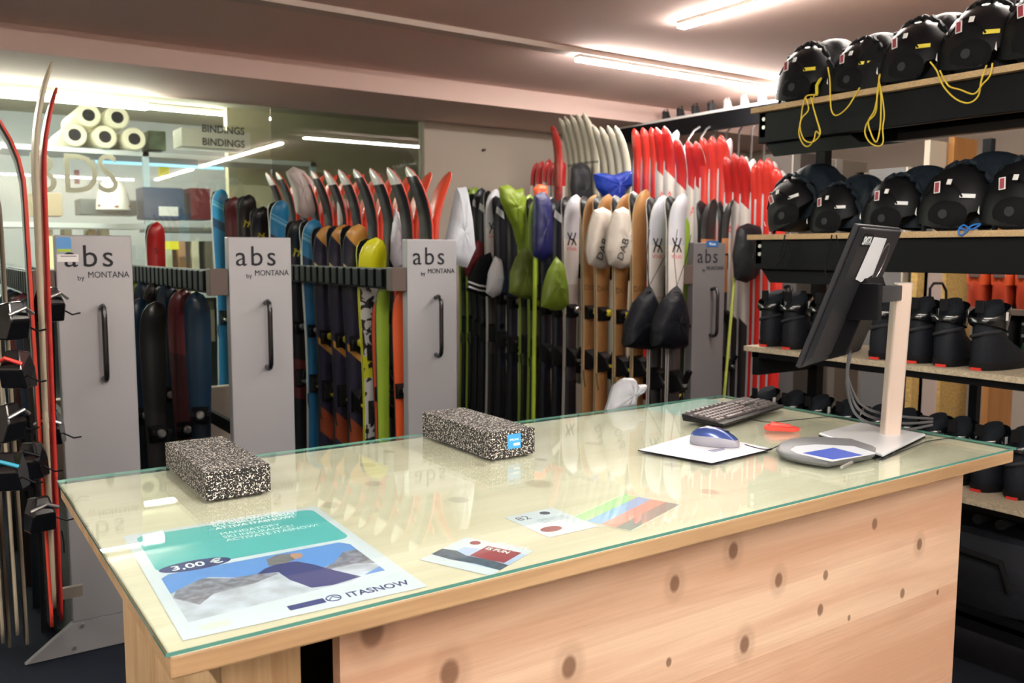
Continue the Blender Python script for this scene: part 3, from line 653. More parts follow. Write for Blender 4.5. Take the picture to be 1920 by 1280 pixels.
KINDS = {
 'yellowtip': dict(L=1.52, w=(.150,.105,.13), curl=.05, tipl=.2, mats=[bands('yellow_graffiti_topsheet', [(0,(205,205,205)),(.30,(210,214,40)),(.42,(205,205,205)),(.78,(210,214,40)),(.90,(205,205,205)),(1.30,(222,222,30))], 0, .35, (32,32,36), 13, .52, 1.30), BASEK, mat('yellow_edge', (222,222,30), .4)], bind=MY, emb=(MK,.155,.034), group='wide skis in front of the third rack', point=1.0, bs=1.1),
 'gold': dict(L=1.59, w=(.135,.095,.12), curl=.06, tipl=.2, mats=[bands('navy_gold_topsheet', [(0,N_),(.35,(150,70,40)),(.50,N_),(.86,G_),(.90,N_),(1.27,(214,196,150)),(1.31,N_),(1.46,G_)], .9, .35), BASEK, EDGEK], bind=MY, group='wide skis in front of the third rack', point=1.0, bs=1.1),
 'blue': dict(L=1.62, w=(.120,.080,.105), curl=.06, tipl=.2, mats=[bands('blue_topsheet', [(0,(34,110,160)),(1.30,(20,60,96)),(1.36,(40,140,196)),(1.46,(120,190,226)),(1.475,(40,140,196)),(1.49,(120,190,226)),(1.50,(40,140,196))], .5, .35), BASEK, EDGEW_], bind=SILVER, group='wide skis in front of the third rack', point=1.1),
 'black': dict(L=1.62, w=(.125,.080,.105), curl=.06, tipl=.2, mats=[bands('black_topsheet', [(0,K_),(.5,(96,40,36)),(.75,K_)], .3, .35), BASEK, EDGEK], bind=SILVER, emb=(MY,.20,.03), group='wide skis in front of the third rack', point=1.1),
 'plainblack': dict(L=1.5, w=(.11,.075,.10), curl=.05, tipl=.2, mats=[bands('plain_black_topsheet', [(0,(16,16,18)),(.7,(30,28,30)),(1.0,(16,16,18))], .4, .35), BASEK, EDGEK], bind=SILVER, group='dark skis behind the first two racks', point=1.1),
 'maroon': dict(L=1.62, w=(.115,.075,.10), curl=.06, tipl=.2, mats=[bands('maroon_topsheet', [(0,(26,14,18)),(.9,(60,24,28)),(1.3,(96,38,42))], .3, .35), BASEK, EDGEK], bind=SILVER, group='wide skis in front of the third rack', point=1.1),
 'arc_w': dict(L=1.82, w=(.125,.08,.11), curl=.11, tipl=.36, mats=[bands('black_white_tip_topsheet', [(0,(30,30,34)),(1.35,(60,30,34)),(1.45,(30,30,34)),(1.72,(222,216,214))], 0, .35), ORANGE, EDGER], bind=SILVER, group='back-to-back skis with orange bases on the third rack', point=1.3),
 'arc_o': dict(L=1.82, w=(.125,.08,.11), curl=.11, tipl=.36, mats=[bands('black_orange_tip_topsheet', [(0,(30,30,34)),(1.2,(150,60,40)),(1.3,(30,30,34)),(1.76,(226,220,214))], 0, .35), ORANGE, EDGER], bind=SILVER, group='back-to-back skis with orange bases on the third rack', point=1.3),
 'volkl': dict(L=1.80, w=(.128,.092,.115), curl=.05, tipl=.22, mats=[bands('white_grey_topsheet', [(0,(30,30,32)),(.55,(56,54,56)),(1.0,(190,180,174)),(1.2,(216,210,206)),(1.5,(196,198,206))], 0, .4), BASEK, EDGEW_], bind=SILVER, emb=(MK,.30,.036), word=('VÖLKL', .028, .375, MR, 1.0), bs=1.2, group='touring skis hung on the fourth rack', point=1.3),
 'cork': dict(L=1.78, w=(.122,.088,.11), curl=.05, tipl=.22, mats=[CORK, BASEK, mat('cream_ski_edge', (196,176,140), .5)], bind=MY, word=('DAX', .05, .62, mat('dark_tan_mark', (120,84,50), .5), .9), bs=1.2, group='touring skis hung on the fourth rack', point=1.3),
 'green': dict(L=1.78, w=(.115,.082,.105), curl=.05, tipl=.22, mats=[bands('lime_topsheet', [(0,(22,26,20)),(.55,(52,64,34)),(1.15,(120,146,44))], 0, .4), BASEK, mat('lime_ski_edge', (156,190,60), .4)], bind=MY, bs=1.2, group='touring skis hung on the fourth rack', point=1.3),  # lower lime bands dimmed: shade low in the rack painted into the topsheet
 'navy': dict(L=1.80, w=(.115,.080,.105), curl=.06, tipl=.24, mats=[bands('navy_petrol_topsheet', [(0,(10,14,24)),(.5,(12,20,38)),(1.0,(14,50,86)),(1.2,(20,30,44)),(1.62,(210,214,214)),(1.66,(20,30,44))], .6, .4), BASEK, EDGEK], bind=SILVER, bs=1.2, group='touring skis hung on the fourth rack', point=1.4),  # tail half darkened, painting in the shade from the crowded rack above
 'blackt': dict(L=1.76, w=(.125,.090,.11), curl=.05, tipl=.22, mats=[bands('black_tan_topsheet', [(0,(30,28,28)),(1.15,(170,110,70)),(1.50,(30,28,28))], 0, .4), BASEK, EDGEK], bind=SILVER, word=('T', .15, .46, MK, .9), group='black touring skis by the fourth rack', point=1.4),
 'xcsilver': dict(L=2.10, w=(.075,.060,.065), curl=.15, tipl=.42, mats=[bands('silver_cross_country_topsheet', [(0,(150,146,134)),(1.5,(176,170,154)),(1.72,(120,116,108)),(1.74,(188,182,166))], 0, .25), mat('pale_base', (206,202,190), .35), mat('pale_edge', (214,208,190), .35)], bind=None, group='silver touring skis standing highest at the back', point=2.6),
 'xcred': dict(L=1.95, w=(.085,.066,.075), curl=.08, tipl=.30, mats=[bands('bright_red_topsheet', [(0,(190,40,36)),(1.0,(190,46,38))], 0, .25), mat('silver_base', (170,170,172), .35), mat('red_edge2', (196,44,38), .35)], bind=None, emb=(MK,.50,.012), group='red touring skis on the fifth rack', point=2.2),
 'xcwhite': dict(L=1.95, w=(.082,.064,.07), curl=.10, tipl=.32, mats=[bands('white_red_tip_topsheet', [(0,(40,34,36)),(.9,(196,188,182)),(1.62,(168,26,26))], .9, .3), mat('silver_base', (170,170,172), .35), mat('white_edge2', (214,208,204), .35)], bind=None, word=('A', .085, .50, MR, .8), group='white skis with red tips on the fifth rack', point=2.2),
 'slimred': dict(L=1.70, w=(.075,.06,.07), curl=.05, tipl=.2, mats=[bands('red_white_short_topsheet', [(0,(50,44,46)),(1.30,(214,206,200)),(1.50,(190,44,44))], 0, .3), BASEK, EDGEW_], bind=None, group='short red and white skis at the back left of the fifth rack', point=2.0),
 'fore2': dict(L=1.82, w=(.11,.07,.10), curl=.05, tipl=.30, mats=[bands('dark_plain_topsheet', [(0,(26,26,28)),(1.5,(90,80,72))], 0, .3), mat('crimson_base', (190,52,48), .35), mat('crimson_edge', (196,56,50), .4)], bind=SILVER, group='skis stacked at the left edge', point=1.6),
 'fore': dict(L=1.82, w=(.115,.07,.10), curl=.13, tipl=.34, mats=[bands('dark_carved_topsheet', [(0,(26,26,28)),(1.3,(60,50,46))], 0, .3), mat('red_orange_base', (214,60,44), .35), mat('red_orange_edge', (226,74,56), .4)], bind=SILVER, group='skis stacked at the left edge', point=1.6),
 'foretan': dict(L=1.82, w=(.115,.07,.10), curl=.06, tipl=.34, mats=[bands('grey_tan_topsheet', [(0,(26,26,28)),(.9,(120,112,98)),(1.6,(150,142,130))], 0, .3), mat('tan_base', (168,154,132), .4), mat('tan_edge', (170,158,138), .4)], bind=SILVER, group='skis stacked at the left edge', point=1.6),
 'redrace': dict(L=1.70, w=(.105,.07,.095), curl=.05, tipl=.2, mats=[bands('crimson_topsheet', [(0,(120,26,30)),(1.2,(180,34,34))], 0, .3), BASEK, EDGEW_], bind=SILVER, word=('S', .05, .2, MK, 1), group='skis on the second rack', point=1.4),
 'petrol': dict(L=1.45, w=(.11,.075,.10), curl=.04, tipl=.2, mats=[bands('petrol_topsheet', [(0,(8,18,28)),(.9,(14,42,64))], 0, .35), BASEK, EDGEK], bind=SILVER, group='skis on the second rack', point=1.4),
 'orange': dict(L=1.38, w=(.09,.065,.085), curl=.04, tipl=.2, mats=[bands('orange_topsheet', [(0,(210,80,40)),(.3,(30,28,30)),(.5,(226,92,44))], 0, .35), BASEK, EDGEK], bind=SILVER, group='narrow skis under the rail beside the third rack', point=1.4),
 'limes': dict(L=1.40, w=(.07,.06,.065), curl=.04, tipl=.2, mats=[bands('lime_slim_topsheet', [(0,(70,86,34)),(.5,(140,168,50))], 0, .35), BASEK, EDGEK], bind=None, group='narrow skis under the rail beside the third rack', point=1.4),
 'zebra': dict(L=1.30, w=(.11,.08,.10), curl=.03, tipl=.2, mats=[bands('white_graffiti_topsheet', [(0,(214,212,210)),(.55,(200,206,60)),(.85,(214,212,210))], 0, .4, (34,34,38), 16, .53), BASEK, EDGEW_], bind=SILVER, group='wide skis in front of the third rack', point=1.1),
}
def row(kind, X, pts, desc, land, rz=0, dx=0, pair=True, bind=True, y_off=0):
    """pts: pixels of tip tops on the plane x = X; nearest first"""
    n = 0
    for i, (px, py) in enumerate(pts):
        p = atX(px, py, X)
        how = 'nearest' if i == 0 else ORD[i]
        ski(kind, p.x+dx, p.y+y_off, p.z, f'{desc}, {how} {"to" if i == 0 else "back from"} {land}' if len(pts) > 1 else f'{desc}, {land}', rz, bind)
        if pair: ski(kind, p.x+dx, p.y+y_off+.016, p.z-.004, (f'partner of {desc}, {ORD[i]} from {land}' if len(pts) > 1 else f'partner of {desc}, {land}'), rz+PI, False)

# third rack: wide tips facing the counter
row('yellowtip', 1.945, [(697,441)], 'wide ski with a yellow tip and black emblem', 'beside the third rack front')
pz = atX(697, 441, 1.86)
row('gold', 1.945, [(664,416),(637,417),(608,419)], 'wide navy ski with a gold tip', 'the yellow-tipped ski')
row('blue', 1.945, [(583,407)], 'blue ski with pale stripes', 'just behind the gold-tipped skis')
row('black', 1.945, [(556,408)], 'black ski with a yellow emblem', 'just behind the striped blue ski')
row('blue', 1.945, [(522,372)], 'blue striped ski standing taller', 'above the second rack front')
row('black', 1.945, [(488,384),(462,362)], 'black ski over the second rack front', 'the taller blue ski')
row('maroon', 1.945, [(436,366)], 'maroon ski', 'between the black tips and the leftmost blue tip')
row('blue', 1.945, [(411,352)], 'blue striped ski', 'leftmost tip left of the second rack front')
ski('orange', 1.945, 3.82, 1.40, 'bright orange ski under the rail, left of the third rack front')
ski('limes', 1.90, 3.93, 1.42, 'slim lime ski beside the orange one')
ski('orange', 1.93, 4.02, 1.36, 'orange and black ski behind the lime one')
# third rack: pairs with orange bases, tips parting
for i in range(11):
    y = 3.86+.205*i; x = 2.13; top = 1.985+.012*i
    ski('arc_w' if i % 3 else 'arc_o', x-.012, y, top, f'white-tipped ski curving left, {"nearest to" if i == 0 else ORD[i]+" back from"} the third rack front', -PI/2, i < 6)
    ski('arc_o', x+.012, y, top-.01, f'orange-based ski curving right, {"nearest to" if i == 0 else ORD[i]+" back from"} the third rack front', PI/2, False)
# second rack
row('redrace', 1.20, [(290,412)], 'crimson ski with black marks', 'standing right of the first rack front', bind=True)
for i in range(8):
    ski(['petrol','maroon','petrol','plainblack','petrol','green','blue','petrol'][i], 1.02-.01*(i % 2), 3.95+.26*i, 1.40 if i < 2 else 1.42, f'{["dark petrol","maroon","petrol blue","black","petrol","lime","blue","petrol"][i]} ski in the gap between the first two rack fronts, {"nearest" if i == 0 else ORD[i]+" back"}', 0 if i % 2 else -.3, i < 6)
for i in range(7):  # extra dark skis added so wall and floor show less through the gap
    ski(['plainblack','petrol','maroon'][i % 3], .84, 4.0+.3*i, 1.36, f'{["black","petrol","maroon"][i % 3]} filler ski darkening the gap behind the first rack front, {ORD[i]} back', .2, i < 4)
for i in range(8):  # dark skis added so the pale floor behind this rack reads black
    ski(['plainblack','petrol','plainblack','maroon'][i % 4], -.02+.05*(i % 2), 3.8+.28*i, 1.45, f'{["black","petrol","black","maroon"][i % 4]} filler ski on the far left rack, {"nearest" if i == 0 else ORD[i]+" back"}', 0, i < 5)
# first rack, low skis
for i in range(5):
    ski(['plainblack','petrol','maroon','plainblack','petrol'][i], .40, 3.95+.3*i, 1.38, f'{["black","petrol","maroon","black","petrol"][i]} ski behind the first rack front, {"nearest" if i == 0 else ORD[i]+" back"}', 0, i < 3)
# fourth rack
V = 3.62
row('volkl', V, [(1270,360),(1234,363)], 'pale grey ski with a black emblem', 'the fourth rack front')
row('cork', V, [(1201,352),(1167,360),(1132,361),(1107,362)], 'tan wood-faced ski', 'the pale grey pair')
row('volkl', V, [(1072,362)], 'pale grey ski with a black emblem', 'standing left of the tan skis')
row('navy', V, [(1049,366),(1025,366)], 'dark navy ski', 'the single pale grey ski')
row('green', V, [(1003,365),(986,362)], 'lime green ski', 'the blue and orange bag')
row('navy', V, [(962,366),(940,362)], 'navy and petrol ski', 'the lime bags')
row('volkl', V, [(924,352)], 'grey ski with a small emblem', 'left of the lime jacket bag')
row('navy', V, [(908,356),(896,350)], 'dark ski with pale marks', 'the left grey ski')
row('green', V, [(885,348),(872,352)], 'yellow-green ski', 'the hanging white sack')
LT = atX(1298, 392, 3.74)
ski('green', 3.80, 3.80, 1.80, 'lime ski edge just left of the fourth rack front', -.7)
for i, (px, py) in enumerate(((1328,370),(1367,370))):
    p = atY(px, py, 3.92+.0*i); ski('blackt', p.x, p.y, p.z, f'black ski with tan letters behind the fourth rack front, {["left","right"][i]} one')
    ski('blackt', p.x, p.y+.02, p.z-.004, f'partner behind the {["left","right"][i]} black ski of the fourth rack', PI, False)
# slanting lime pole right of fourth rack
gp = MB().tube([atY(1382, 462, 3.66), atY(1357, 752, 3.66), atY(1353, 800, 3.66)], .009, 8).build('ski_pole', mat('olive_green_pole', (150, 160, 70), .4)); tag(gp, 'slanting olive green ski pole leaning right of the fourth rack front', 'ski pole')
gp2 = MB().tube([atY(1004, 440, 3.9+.9), atY(1000, 790, 4.8)], .014, 8).build('ski_pole', mat('bright_lime_pole', (176, 206, 60), .4)); tag(gp2, 'bright lime upright pole between the two lime bags', 'ski pole')
# fifth rack: tall skis
XS = 4.36
row('xcsilver', XS, [(1178,236),(1164,236),(1150,238),(1136,234),(1118,212),(1106,214),(1094,216),(1083,219),(1073,222)], 'silver touring ski', 'the plain red skis', rz=-1.4, pair=False)
ski('xcred', XS-.02, atX(1066, 232, XS).y+.1, atX(1066, 232, XS).z, 'single red ski left of the silver ones', -1.4)
row('xcred', XS, [(1232,238),(1216,238),(1200,240)], 'plain red ski', 'the first red-tipped white ski', rz=-1.3)
row('xcwhite', XS, [(1281,258),(1259,236),(1244,238)], 'white ski with a red tip', 'the middle of the fifth rack', rz=-1.3)
row('xcwhite', XS, [(1318,264),(1303,262)], 'white ski with a dark red tip', 'the tallest plain red tips', rz=-1.3)
row('xcred', XS, [(1362,252),(1345,254),(1328,256)], 'bright red ski, tall,', 'the second white group', rz=-1.3)
row('xcwhite', XS, [(1404,290),(1390,286),(1374,292)], 'white ski lettered in red', 'the rightmost red skis', rz=-1.3)
row('xcred', XS, [(1463,312),(1448,295),(1434,297),(1424,305)], 'vivid red ski beside the helmets', 'the shelving', rz=-1.2)
row('slimred', XS+.02, [(1052,302),(1043,302),(1034,302)], 'short red and white ski', 'the single red ski', rz=-.2, pair=False)
row('slimred', XS+.02, [(1025,296),(1012,300),(1002,303)], 'short dark red ski', 'the far end of the fifth rack', rz=-.2, pair=False)
# front left stack
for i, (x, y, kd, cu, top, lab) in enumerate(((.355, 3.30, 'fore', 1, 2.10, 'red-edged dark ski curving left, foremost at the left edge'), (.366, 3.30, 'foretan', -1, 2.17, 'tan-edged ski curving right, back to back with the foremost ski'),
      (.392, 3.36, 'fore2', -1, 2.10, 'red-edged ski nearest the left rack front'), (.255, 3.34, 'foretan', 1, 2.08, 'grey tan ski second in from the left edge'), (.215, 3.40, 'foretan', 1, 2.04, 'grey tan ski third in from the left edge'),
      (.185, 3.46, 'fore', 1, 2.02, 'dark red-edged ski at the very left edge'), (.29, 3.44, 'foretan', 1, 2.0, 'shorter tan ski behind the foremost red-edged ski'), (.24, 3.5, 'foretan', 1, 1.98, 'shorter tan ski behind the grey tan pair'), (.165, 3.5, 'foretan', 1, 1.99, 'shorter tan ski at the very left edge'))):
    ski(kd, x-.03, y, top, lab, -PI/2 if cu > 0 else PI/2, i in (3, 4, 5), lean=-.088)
#@@BAGS
# ------------------------------------------------------------------ bags hung on the skis
def bag(name, label, px, Y, T, m, cat='bag', wr=.006, seed=0, cord=None, strings=None, word=None):
    if Y < 0: Y = atX(sum(a for a, b in px)/len(px), 450, -Y).y      # hung against the rack plane x = -Y
    pts = [atY(a, b, Y) for a, b in px]; cx = sum(p.x for p in pts)/len(pts); zt = max(p.z for p in pts)
    # denser outline
    ol = []
    for i in range(len(pts)):
        a, b_ = pts[i], pts[(i+1) % len(pts)]
        for k in range(3): q = a.lerp(b_, k/3); ol.append((q.x-cx, q.z-zt))
    r = thing(name, label, cat, (cx, Y, zt))
    MB().pillow(ol, T, 0, 8, wr, seed).build('bag_body', m, r, smooth=True)
    if cord: MB().tube([(-.02, -T*.5, -.04), (0, -T*.6, -.035), (.02, -T*.5, -.04)], .005, 6).build('drawstring', cord, r)
    if strings:
        for pr in strings:
            q = [atY(a, b, Y)-Vector((cx, Y, zt)) for a, b in pr]; MB().tube(q, .002, 5).build('strap', CORD_K, r)
    if word:
        wd, sz, px_, py_, mm, ry = word; q = atY(px_, py_, Y); text(wd, sz, r, (q.x-cx, -T-.004, q.z-zt), (PI/2, ry, 0), mm, 'lettering', .0005)
    return r
def nyl(name, c, r=.45): return mat(name, c, r, bump=.5, bscale=35)
bag('sack', 'white nylon sack hanging right of the third rack front', [(856,352),(874,350),(884,410),(890,470),(876,502),(858,497),(838,488),(836,450),(848,400)], -2.27, .05, nyl('white_nylon', (190,196,206)), seed=1)
bag('sack', 'crumpled grey white bag left of the third rack front', [(741,392),(752,402),(760,440),(760,500),(742,508),(733,490),(736,440)], 4.2, .045, nyl('grey_white_nylon', (196,194,206)), seed=2)
bag('sack', 'limp pale bag behind the orange-based skis', [(632,372),(648,372),(654,410),(650,425),(634,424)], 4.9, .03, nyl('pale_nylon', (190,180,176)), seed=3)
bag('sack', 'pale fabric hood over the ski tips above the gold skis', [(536,322),(550,312),(570,320),(588,340),(592,400),(575,410),(556,400),(548,350)], 5.3, .05, nyl('pale_nylon', (190,180,176)), seed=4)
bag('skin_bag', 'lime jacket bag draped over the skis', [(936,350),(952,346),(968,356),(980,352),(986,385),(982,440),(975,470),(965,430),(950,400),(938,372)], -3.5, .05, nyl('lime_nylon', (120,142,34)), seed=5)
bag('skin_bag', 'olive lime drawstring bag, left of the two lime ones', [(985,462),(1000,480),(1006,520),(998,561),(975,558),(955,550),(957,510),(968,480)], -3.5, .05, nyl('olive_lime_nylon', (100,116,44)), seed=6)
bag('skin_bag', 'yellow green drawstring bag, right of the two lime ones', [(1043,480),(1056,495),(1064,540),(1066,580),(1040,582),(1014,575),(1018,540),(1028,505)], -3.5, .05, nyl('yellow_green_nylon', (108,130,36)), seed=7)
bag('skin_bag', 'navy blue bag with an orange top', [(1002,365),(1020,358),(1032,375),(1035,430),(1034,480),(1018,490),(1000,480),(1000,430)], -3.5, .05, nyl('navy_nylon', (24,28,84)), seed=8)
bag('skin_bag', 'orange pouch top above the navy bag', [(1000,352),(1012,345),(1024,348),(1026,362),(1014,382),(1002,370)], -3.5, .03, nyl('orange_nylon', (226,96,50)), seed=9)
bag('beanie', 'black knitted hat with white stripes and emblem', [(900,482),(920,472),(926,500),(922,535),(916,556),(895,552),(874,545),(885,510)], -3.5, .05, mat('black_knit', (30,30,34), .9, bump=.6, bscale=60), 'hat', seed=10)
b1 = bag('glove', 'pale grey glove bag beside the striped hat', [(928,480),(940,486),(944,520),(938,552),(924,558),(912,550),(916,510)], -3.46, .04, nyl('pale_grey_nylon', (188,186,192)), seed=11)
bag('pouch', 'dark red pouch above the striped hat', [(894,450),(906,455),(904,480),(890,500),(874,520),(870,500),(880,470)], -3.52, .03, nyl('dark_red_nylon', (110,24,34)), seed=12)
for i in range(2):
    q = [(876+2*i, 532+8*i-2), (918+1*i, 543+8*i-2), (918+i, 547+8*i-2), (875+2*i, 536+8*i-2)]
    pts = [atY(a, b, 4.29) for a, b in q]
st_root = [o for o in C.objects if o.name.startswith('beanie')][0]
for i in range(2):
    q = [atY(a, b, st_root.location.y-.056)-st_root.location for a, b in ((878, 528+9*i), (898, 535+9*i), (918, 538+9*i))]
    MB().tube(q, .007, 6).build('white_stripe', WHITE, st_root)
for i, (dx, nm) in enumerate(((0, 'left'), (38, 'right'))):
    bag('mitten_bag', f'white and rainbow nylon bag lettered in black, {nm} one of two', [(1114+dx,394),(1130+dx,388),(1146+dx,396),(1150+dx,430),(1152+dx,470),(1146+dx,500),(1126+dx,504),(1104+dx,496),(1099+dx*.98,470),(1104+dx,430)], -3.50-.03*i, .06, nyl('ivory_nylon', (186,178,168)), seed=20+i, word=('DAB', .07, 1122+dx, 470, MK, -1.2))
bag('pouch', 'charcoal pouch over the silver ski shafts', [(1072,312),(1090,304),(1104,312),(1112,360),(1110,405),(1090,412),(1076,400),(1070,350)], -4.28, .05, nyl('charcoal_nylon', (40,40,44)), seed=22)
bag('stuff_sack', 'bright blue nylon sack slung across the silver skis', [(1112,326),(1130,324),(1150,328),(1175,320),(1192,312),(1188,345),(1170,360),(1160,400),(1146,395),(1132,370),(1118,352)], -4.24, .06, nyl('bright_blue_nylon', (16,44,130), .35), seed=23)
for i, (dx, nm, Y) in enumerate(((0, 'left', -3.50), (52, 'right', -3.47))):
    bag('drawstring_bag', f'black nylon drawstring bag hanging over the pale skis, {nm} one', [(1217+dx,534),(1228+dx,560),(1236+dx,600),(1240+dx*.85,652),(1210+dx,655),(1168+dx*1.05,650),(1172+dx,610),(1190+dx,565)], Y, .07, nyl('black_blue_nylon', (18,20,27), .45), seed=24+i, cord=CORD_K, strings=[((1217+dx,536),(1247+dx*.8,480),(1254+dx*.8,440)), ((1217+dx,536),(1212+dx,480),(1218+dx,430))])
bag('jacket', 'black sleeve hanging beside the right rack post', [(1385,425),(1402,418),(1424,424),(1430,470),(1418,520),(1400,530),(1380,525),(1376,480)], 3.62, .05, nyl('black_nylon2', (24,25,28)), 'jacket', seed=27)
bag('plastic_bag', 'crumpled translucent white bag hooked behind the counter', [(1152,722),(1170,708),(1186,708),(1194,722),(1210,720),(1206,734),(1190,742),(1184,770),(1160,778),(1134,778),(1142,752)], 2.38, .04, nyl('milky_plastic', (160,163,170), .3), seed=28)
#@@SHELF
# ------------------------------------------------------------------ helmet and boot shelving
CHIP = mat('pale_chipboard', (206, 176, 132), .7, bump=.6, bscale=160, var=.25)
CHIPG = mat('worn_chipboard', (196, 182, 156), .75, bump=.6, bscale=120, var=.3)
SX, SYN, SYF = 3.10, .55, 2.655
sh = thing('shelving_unit', 'black steel shelving with chipboard boards at the right', 'shelving', (SX, 1.6, 0))
LV = [2.19, 1.641, 1.146, .692]
for i, z in enumerate(LV):
    MB().box((-.03, SYN-1.6, z-.022), (.46, SYF-1.6, z)).build('shelf_board', CHIP if i < 2 else CHIPG, sh)
    bm_ = MB().box((.0, SYN-1.6, z-.022-(.13 if i < 2 else .03)), (.035, SYF-1.62, z-.022)).box((.40, SYN-1.6, z-.11), (.43, SYF-1.62, z-.022))
    bm_.box((0, SYF-1.66, z-.13), (.43, SYF-1.625, z-.022))
    bm_.build('beam', DARK, sh, bevel=.003)
    if i < 2:
        for dz in (.05, .085):
            MB().tube([(-.004, SYF-1.65, z-dz), (.004, SYF-1.65, z-dz)], .009, 10).build('bolt', SCREW, sh)
        MB().prism([(SYF-1.63, z-.15), (SYF-2.05, z-.15), (SYF-2.10, z-.19), (SYF-2.3, z-.21), (SYF-1.68, z-.21)], .035, .045, 'x').build('gusset', DARK, sh)
MB().box((0, SYN-1.6, .20), (.035, SYF-1.62, .28)).box((.40, SYN-1.6, .20), (.43, SYF-1.62, .28)).box((0, SYN-1.6, .24), (.43, SYF-1.62, .26)).build('bottom_tray', DARK, sh)
for x in (.39,):
    for y in (SYF-1.68, SYN-1.6): MB().box((x, y, 0), (x+.05, y+.05, 2.16)).build('upright', DARK, sh)
MB().box((0.0, SYN-1.6, 0), (.05, SYN-1.55, 2.16)).build('upright', DARK, sh)
MB().box((.36, SYN-1.6, 1.50), (.40, 2.05-1.6+.15, 1.53)).build('cross_bar', DARK, sh)
MB().box((.40, SYN-1.6, 2.04), (.43, SYF-1.62, 2.168)).build('rear_beam', DARK, sh)
_zb = atX(1760, 246, SX+.30).z
MB().box((.30, SYN-1.6, _zb-.02), (.34, 2.16-1.6, _zb+.012)).build('cross_bar', mat('scuffed_bar', (78, 78, 80), .35, .5), sh)

# helmets in nylon pouches
HS = mat('matt_black_shell', (17, 17, 20), .48, bump=.03, bscale=200); HP = mat('black_ear_pad', (16, 17, 20), .8)
NYB = mat('blue_black_nylon', (26, 35, 44), .55, bump=.45, bscale=28); NYK = mat('black_nylon', (20, 21, 24), .6, bump=.45, bscale=28)
def dome(a, b_, h, zb, n=28, m_=10, mi=0, mb=None, off=(0,0,0), lump=0, seed=0):
    rnd = random.Random(seed); ph = [rnd.uniform(0, 6) for _ in range(4)]
    rings = []
    for j in range(m_+1):
        r_ = []
        for k in range(n):
            A_ = 2*PI*k/n; bot = zb(A_); th_ = (j/m_)*PI/2*.985
            rr_ = max(0, math.cos(th_))**.82; z = bot+(h-bot)*math.sin(th_)
            lu = 1+lump*(math.sin(A_*7+ph[0]+j*.6)+.6*math.sin(A_*11+ph[1]-j))*(.3+.7*math.sin(th_*2))
            r_.append((off[0]+a*rr_*lu*math.cos(A_), off[1]+b_*rr_*lu*math.sin(A_), off[2]+z))
        rings.append(r_)
    return (mb or MB()).loft(rings, mi)
def helmet(label, y, z, s=1.0, rx=0, tag_m=YELLOW, cord=None, nylon=NYK, rz=0, tilt=0, far=.075, group=None):
    t = thing('ski_helmet', label, 'helmet', (3.205, y, z), 0, group, rot=(tilt, 0, rz)); t.scale = (s, s, s)
    # x: helmet width (visible side -x); front towards -y
    zb = lambda a: .085-.045*abs(math.cos(a))+(.02 if math.sin(a) < -.5 else -.02)
    sh_ = dome(.108, .122, .215, zb).build('shell', HS, t, smooth=True)
    MB().tube([(-.098, .055-.11*i/6, .115+.05*math.sin(i/6*PI)) for i in range(7)], .003, 5).build('vent_line', mat('vent_black', (5,5,6)), t)
    ear = MB().pillow([(.055*math.cos(a*PI/10)*1.15, .055*math.sin(a*PI/10)*.95) for a in range(20)], .022, 0, 5)
    ear.v = [(-.088+yy, xx-.01, .058+zz) for xx, yy, zz in ear.v]; ear.build('ear_pad', HP, t, smooth=True)
    MB().tube([(-.112,-.01,.062),(-.106,-.01,.062)], .014, 14).build('ear_button', mat('button_grey', (52,53,56), .5), t)
    MB().cbox((-.1065,.020,.140), (.002,.018,.036), rot=Matrix.Rotation(.25, 4, 'Y')@Matrix.Rotation(-.2, 4, 'X')).build('size_sticker', WHITE, t)
    MB().cbox((-.1082,.020,.140), (.0015,.012,.030), rot=Matrix.Rotation(.25, 4, 'Y')@Matrix.Rotation(-.2, 4, 'X')).build('red_barcode', mat('dull_red_print', (150,60,72), .5), t)
    MB().cbox((-.1035,-.014,.157), (.002,.014,.017), rot=Matrix.Rotation(.38, 4, 'Y')).build('white_square_sticker', WHITE, t)
    MB().cbox((-.088,-.066,.118), (.003,.042,.012), rot=Matrix.Rotation(.42, 4, 'Z')@Matrix.Rotation(.15, 4, 'Y')).build('brow_tag', tag_m, t)
    MB().add([(-.099,.086,.058),(-.1,.079,.052),(-.1,.082,.078)], [(0,1,2)]).build('side_emblem', WHITE, t)
    pz_ = lambda a: .012
    up = .022 if nylon is NYB else .006
    dome(.124, .136, .236, pz_, 48, 12, off=(far-.02, -.052, up), lump=.055, seed=int(y*97+z*13)).build('nylon_pouch', nylon, t, smooth=True)
    edge = []
    for k in range(30):
        a = PI*k/29-PI/2+.0
        edge.append((-.032-.030*max(0, -math.sin(a))+.008*math.sin(k*2.3), .124*math.sin(a)-.02, .02+.200*max(0, math.cos(a))**.8+.004*math.sin(k*3.1)))
    MB().tube(edge, [.008+.003*math.sin(k*1.9) for k in range(30)], 7).build('gathered_hem', nylon, t, smooth=True)
    if cord: MB().tube([(-.07,-.088,.03),(-.075,-.09,.06),(-.06,-.095,.085)], .006, 6).build('chin_strap', YELLOW, t)
    return t
HN = ['nearest the red skis, with a yellow chin strap', 'second from the red skis, sunk in its pouch', 'third from the red skis, with frilled pouch edge', 'fourth from the red skis, shiny pouch behind', 'cut off by the right picture edge']
for i, (px, py, s_, far) in enumerate(((1497,188,1.17,.085),(1593,168,1.05,.045),(1697,146,1.17,.085),(1812,120,1.22,.09),(1932,92,1.28,.08))):
    p = atX(px, 440, 3.17)
    helmet(f'black helmet on the top shelf, {HN[i]}', p.y, LV[0]-.010*s_, s_, cord=(i == 0), far=far, group='helmets on the top shelf', nylon=NYK, tilt=.05*(i % 2))
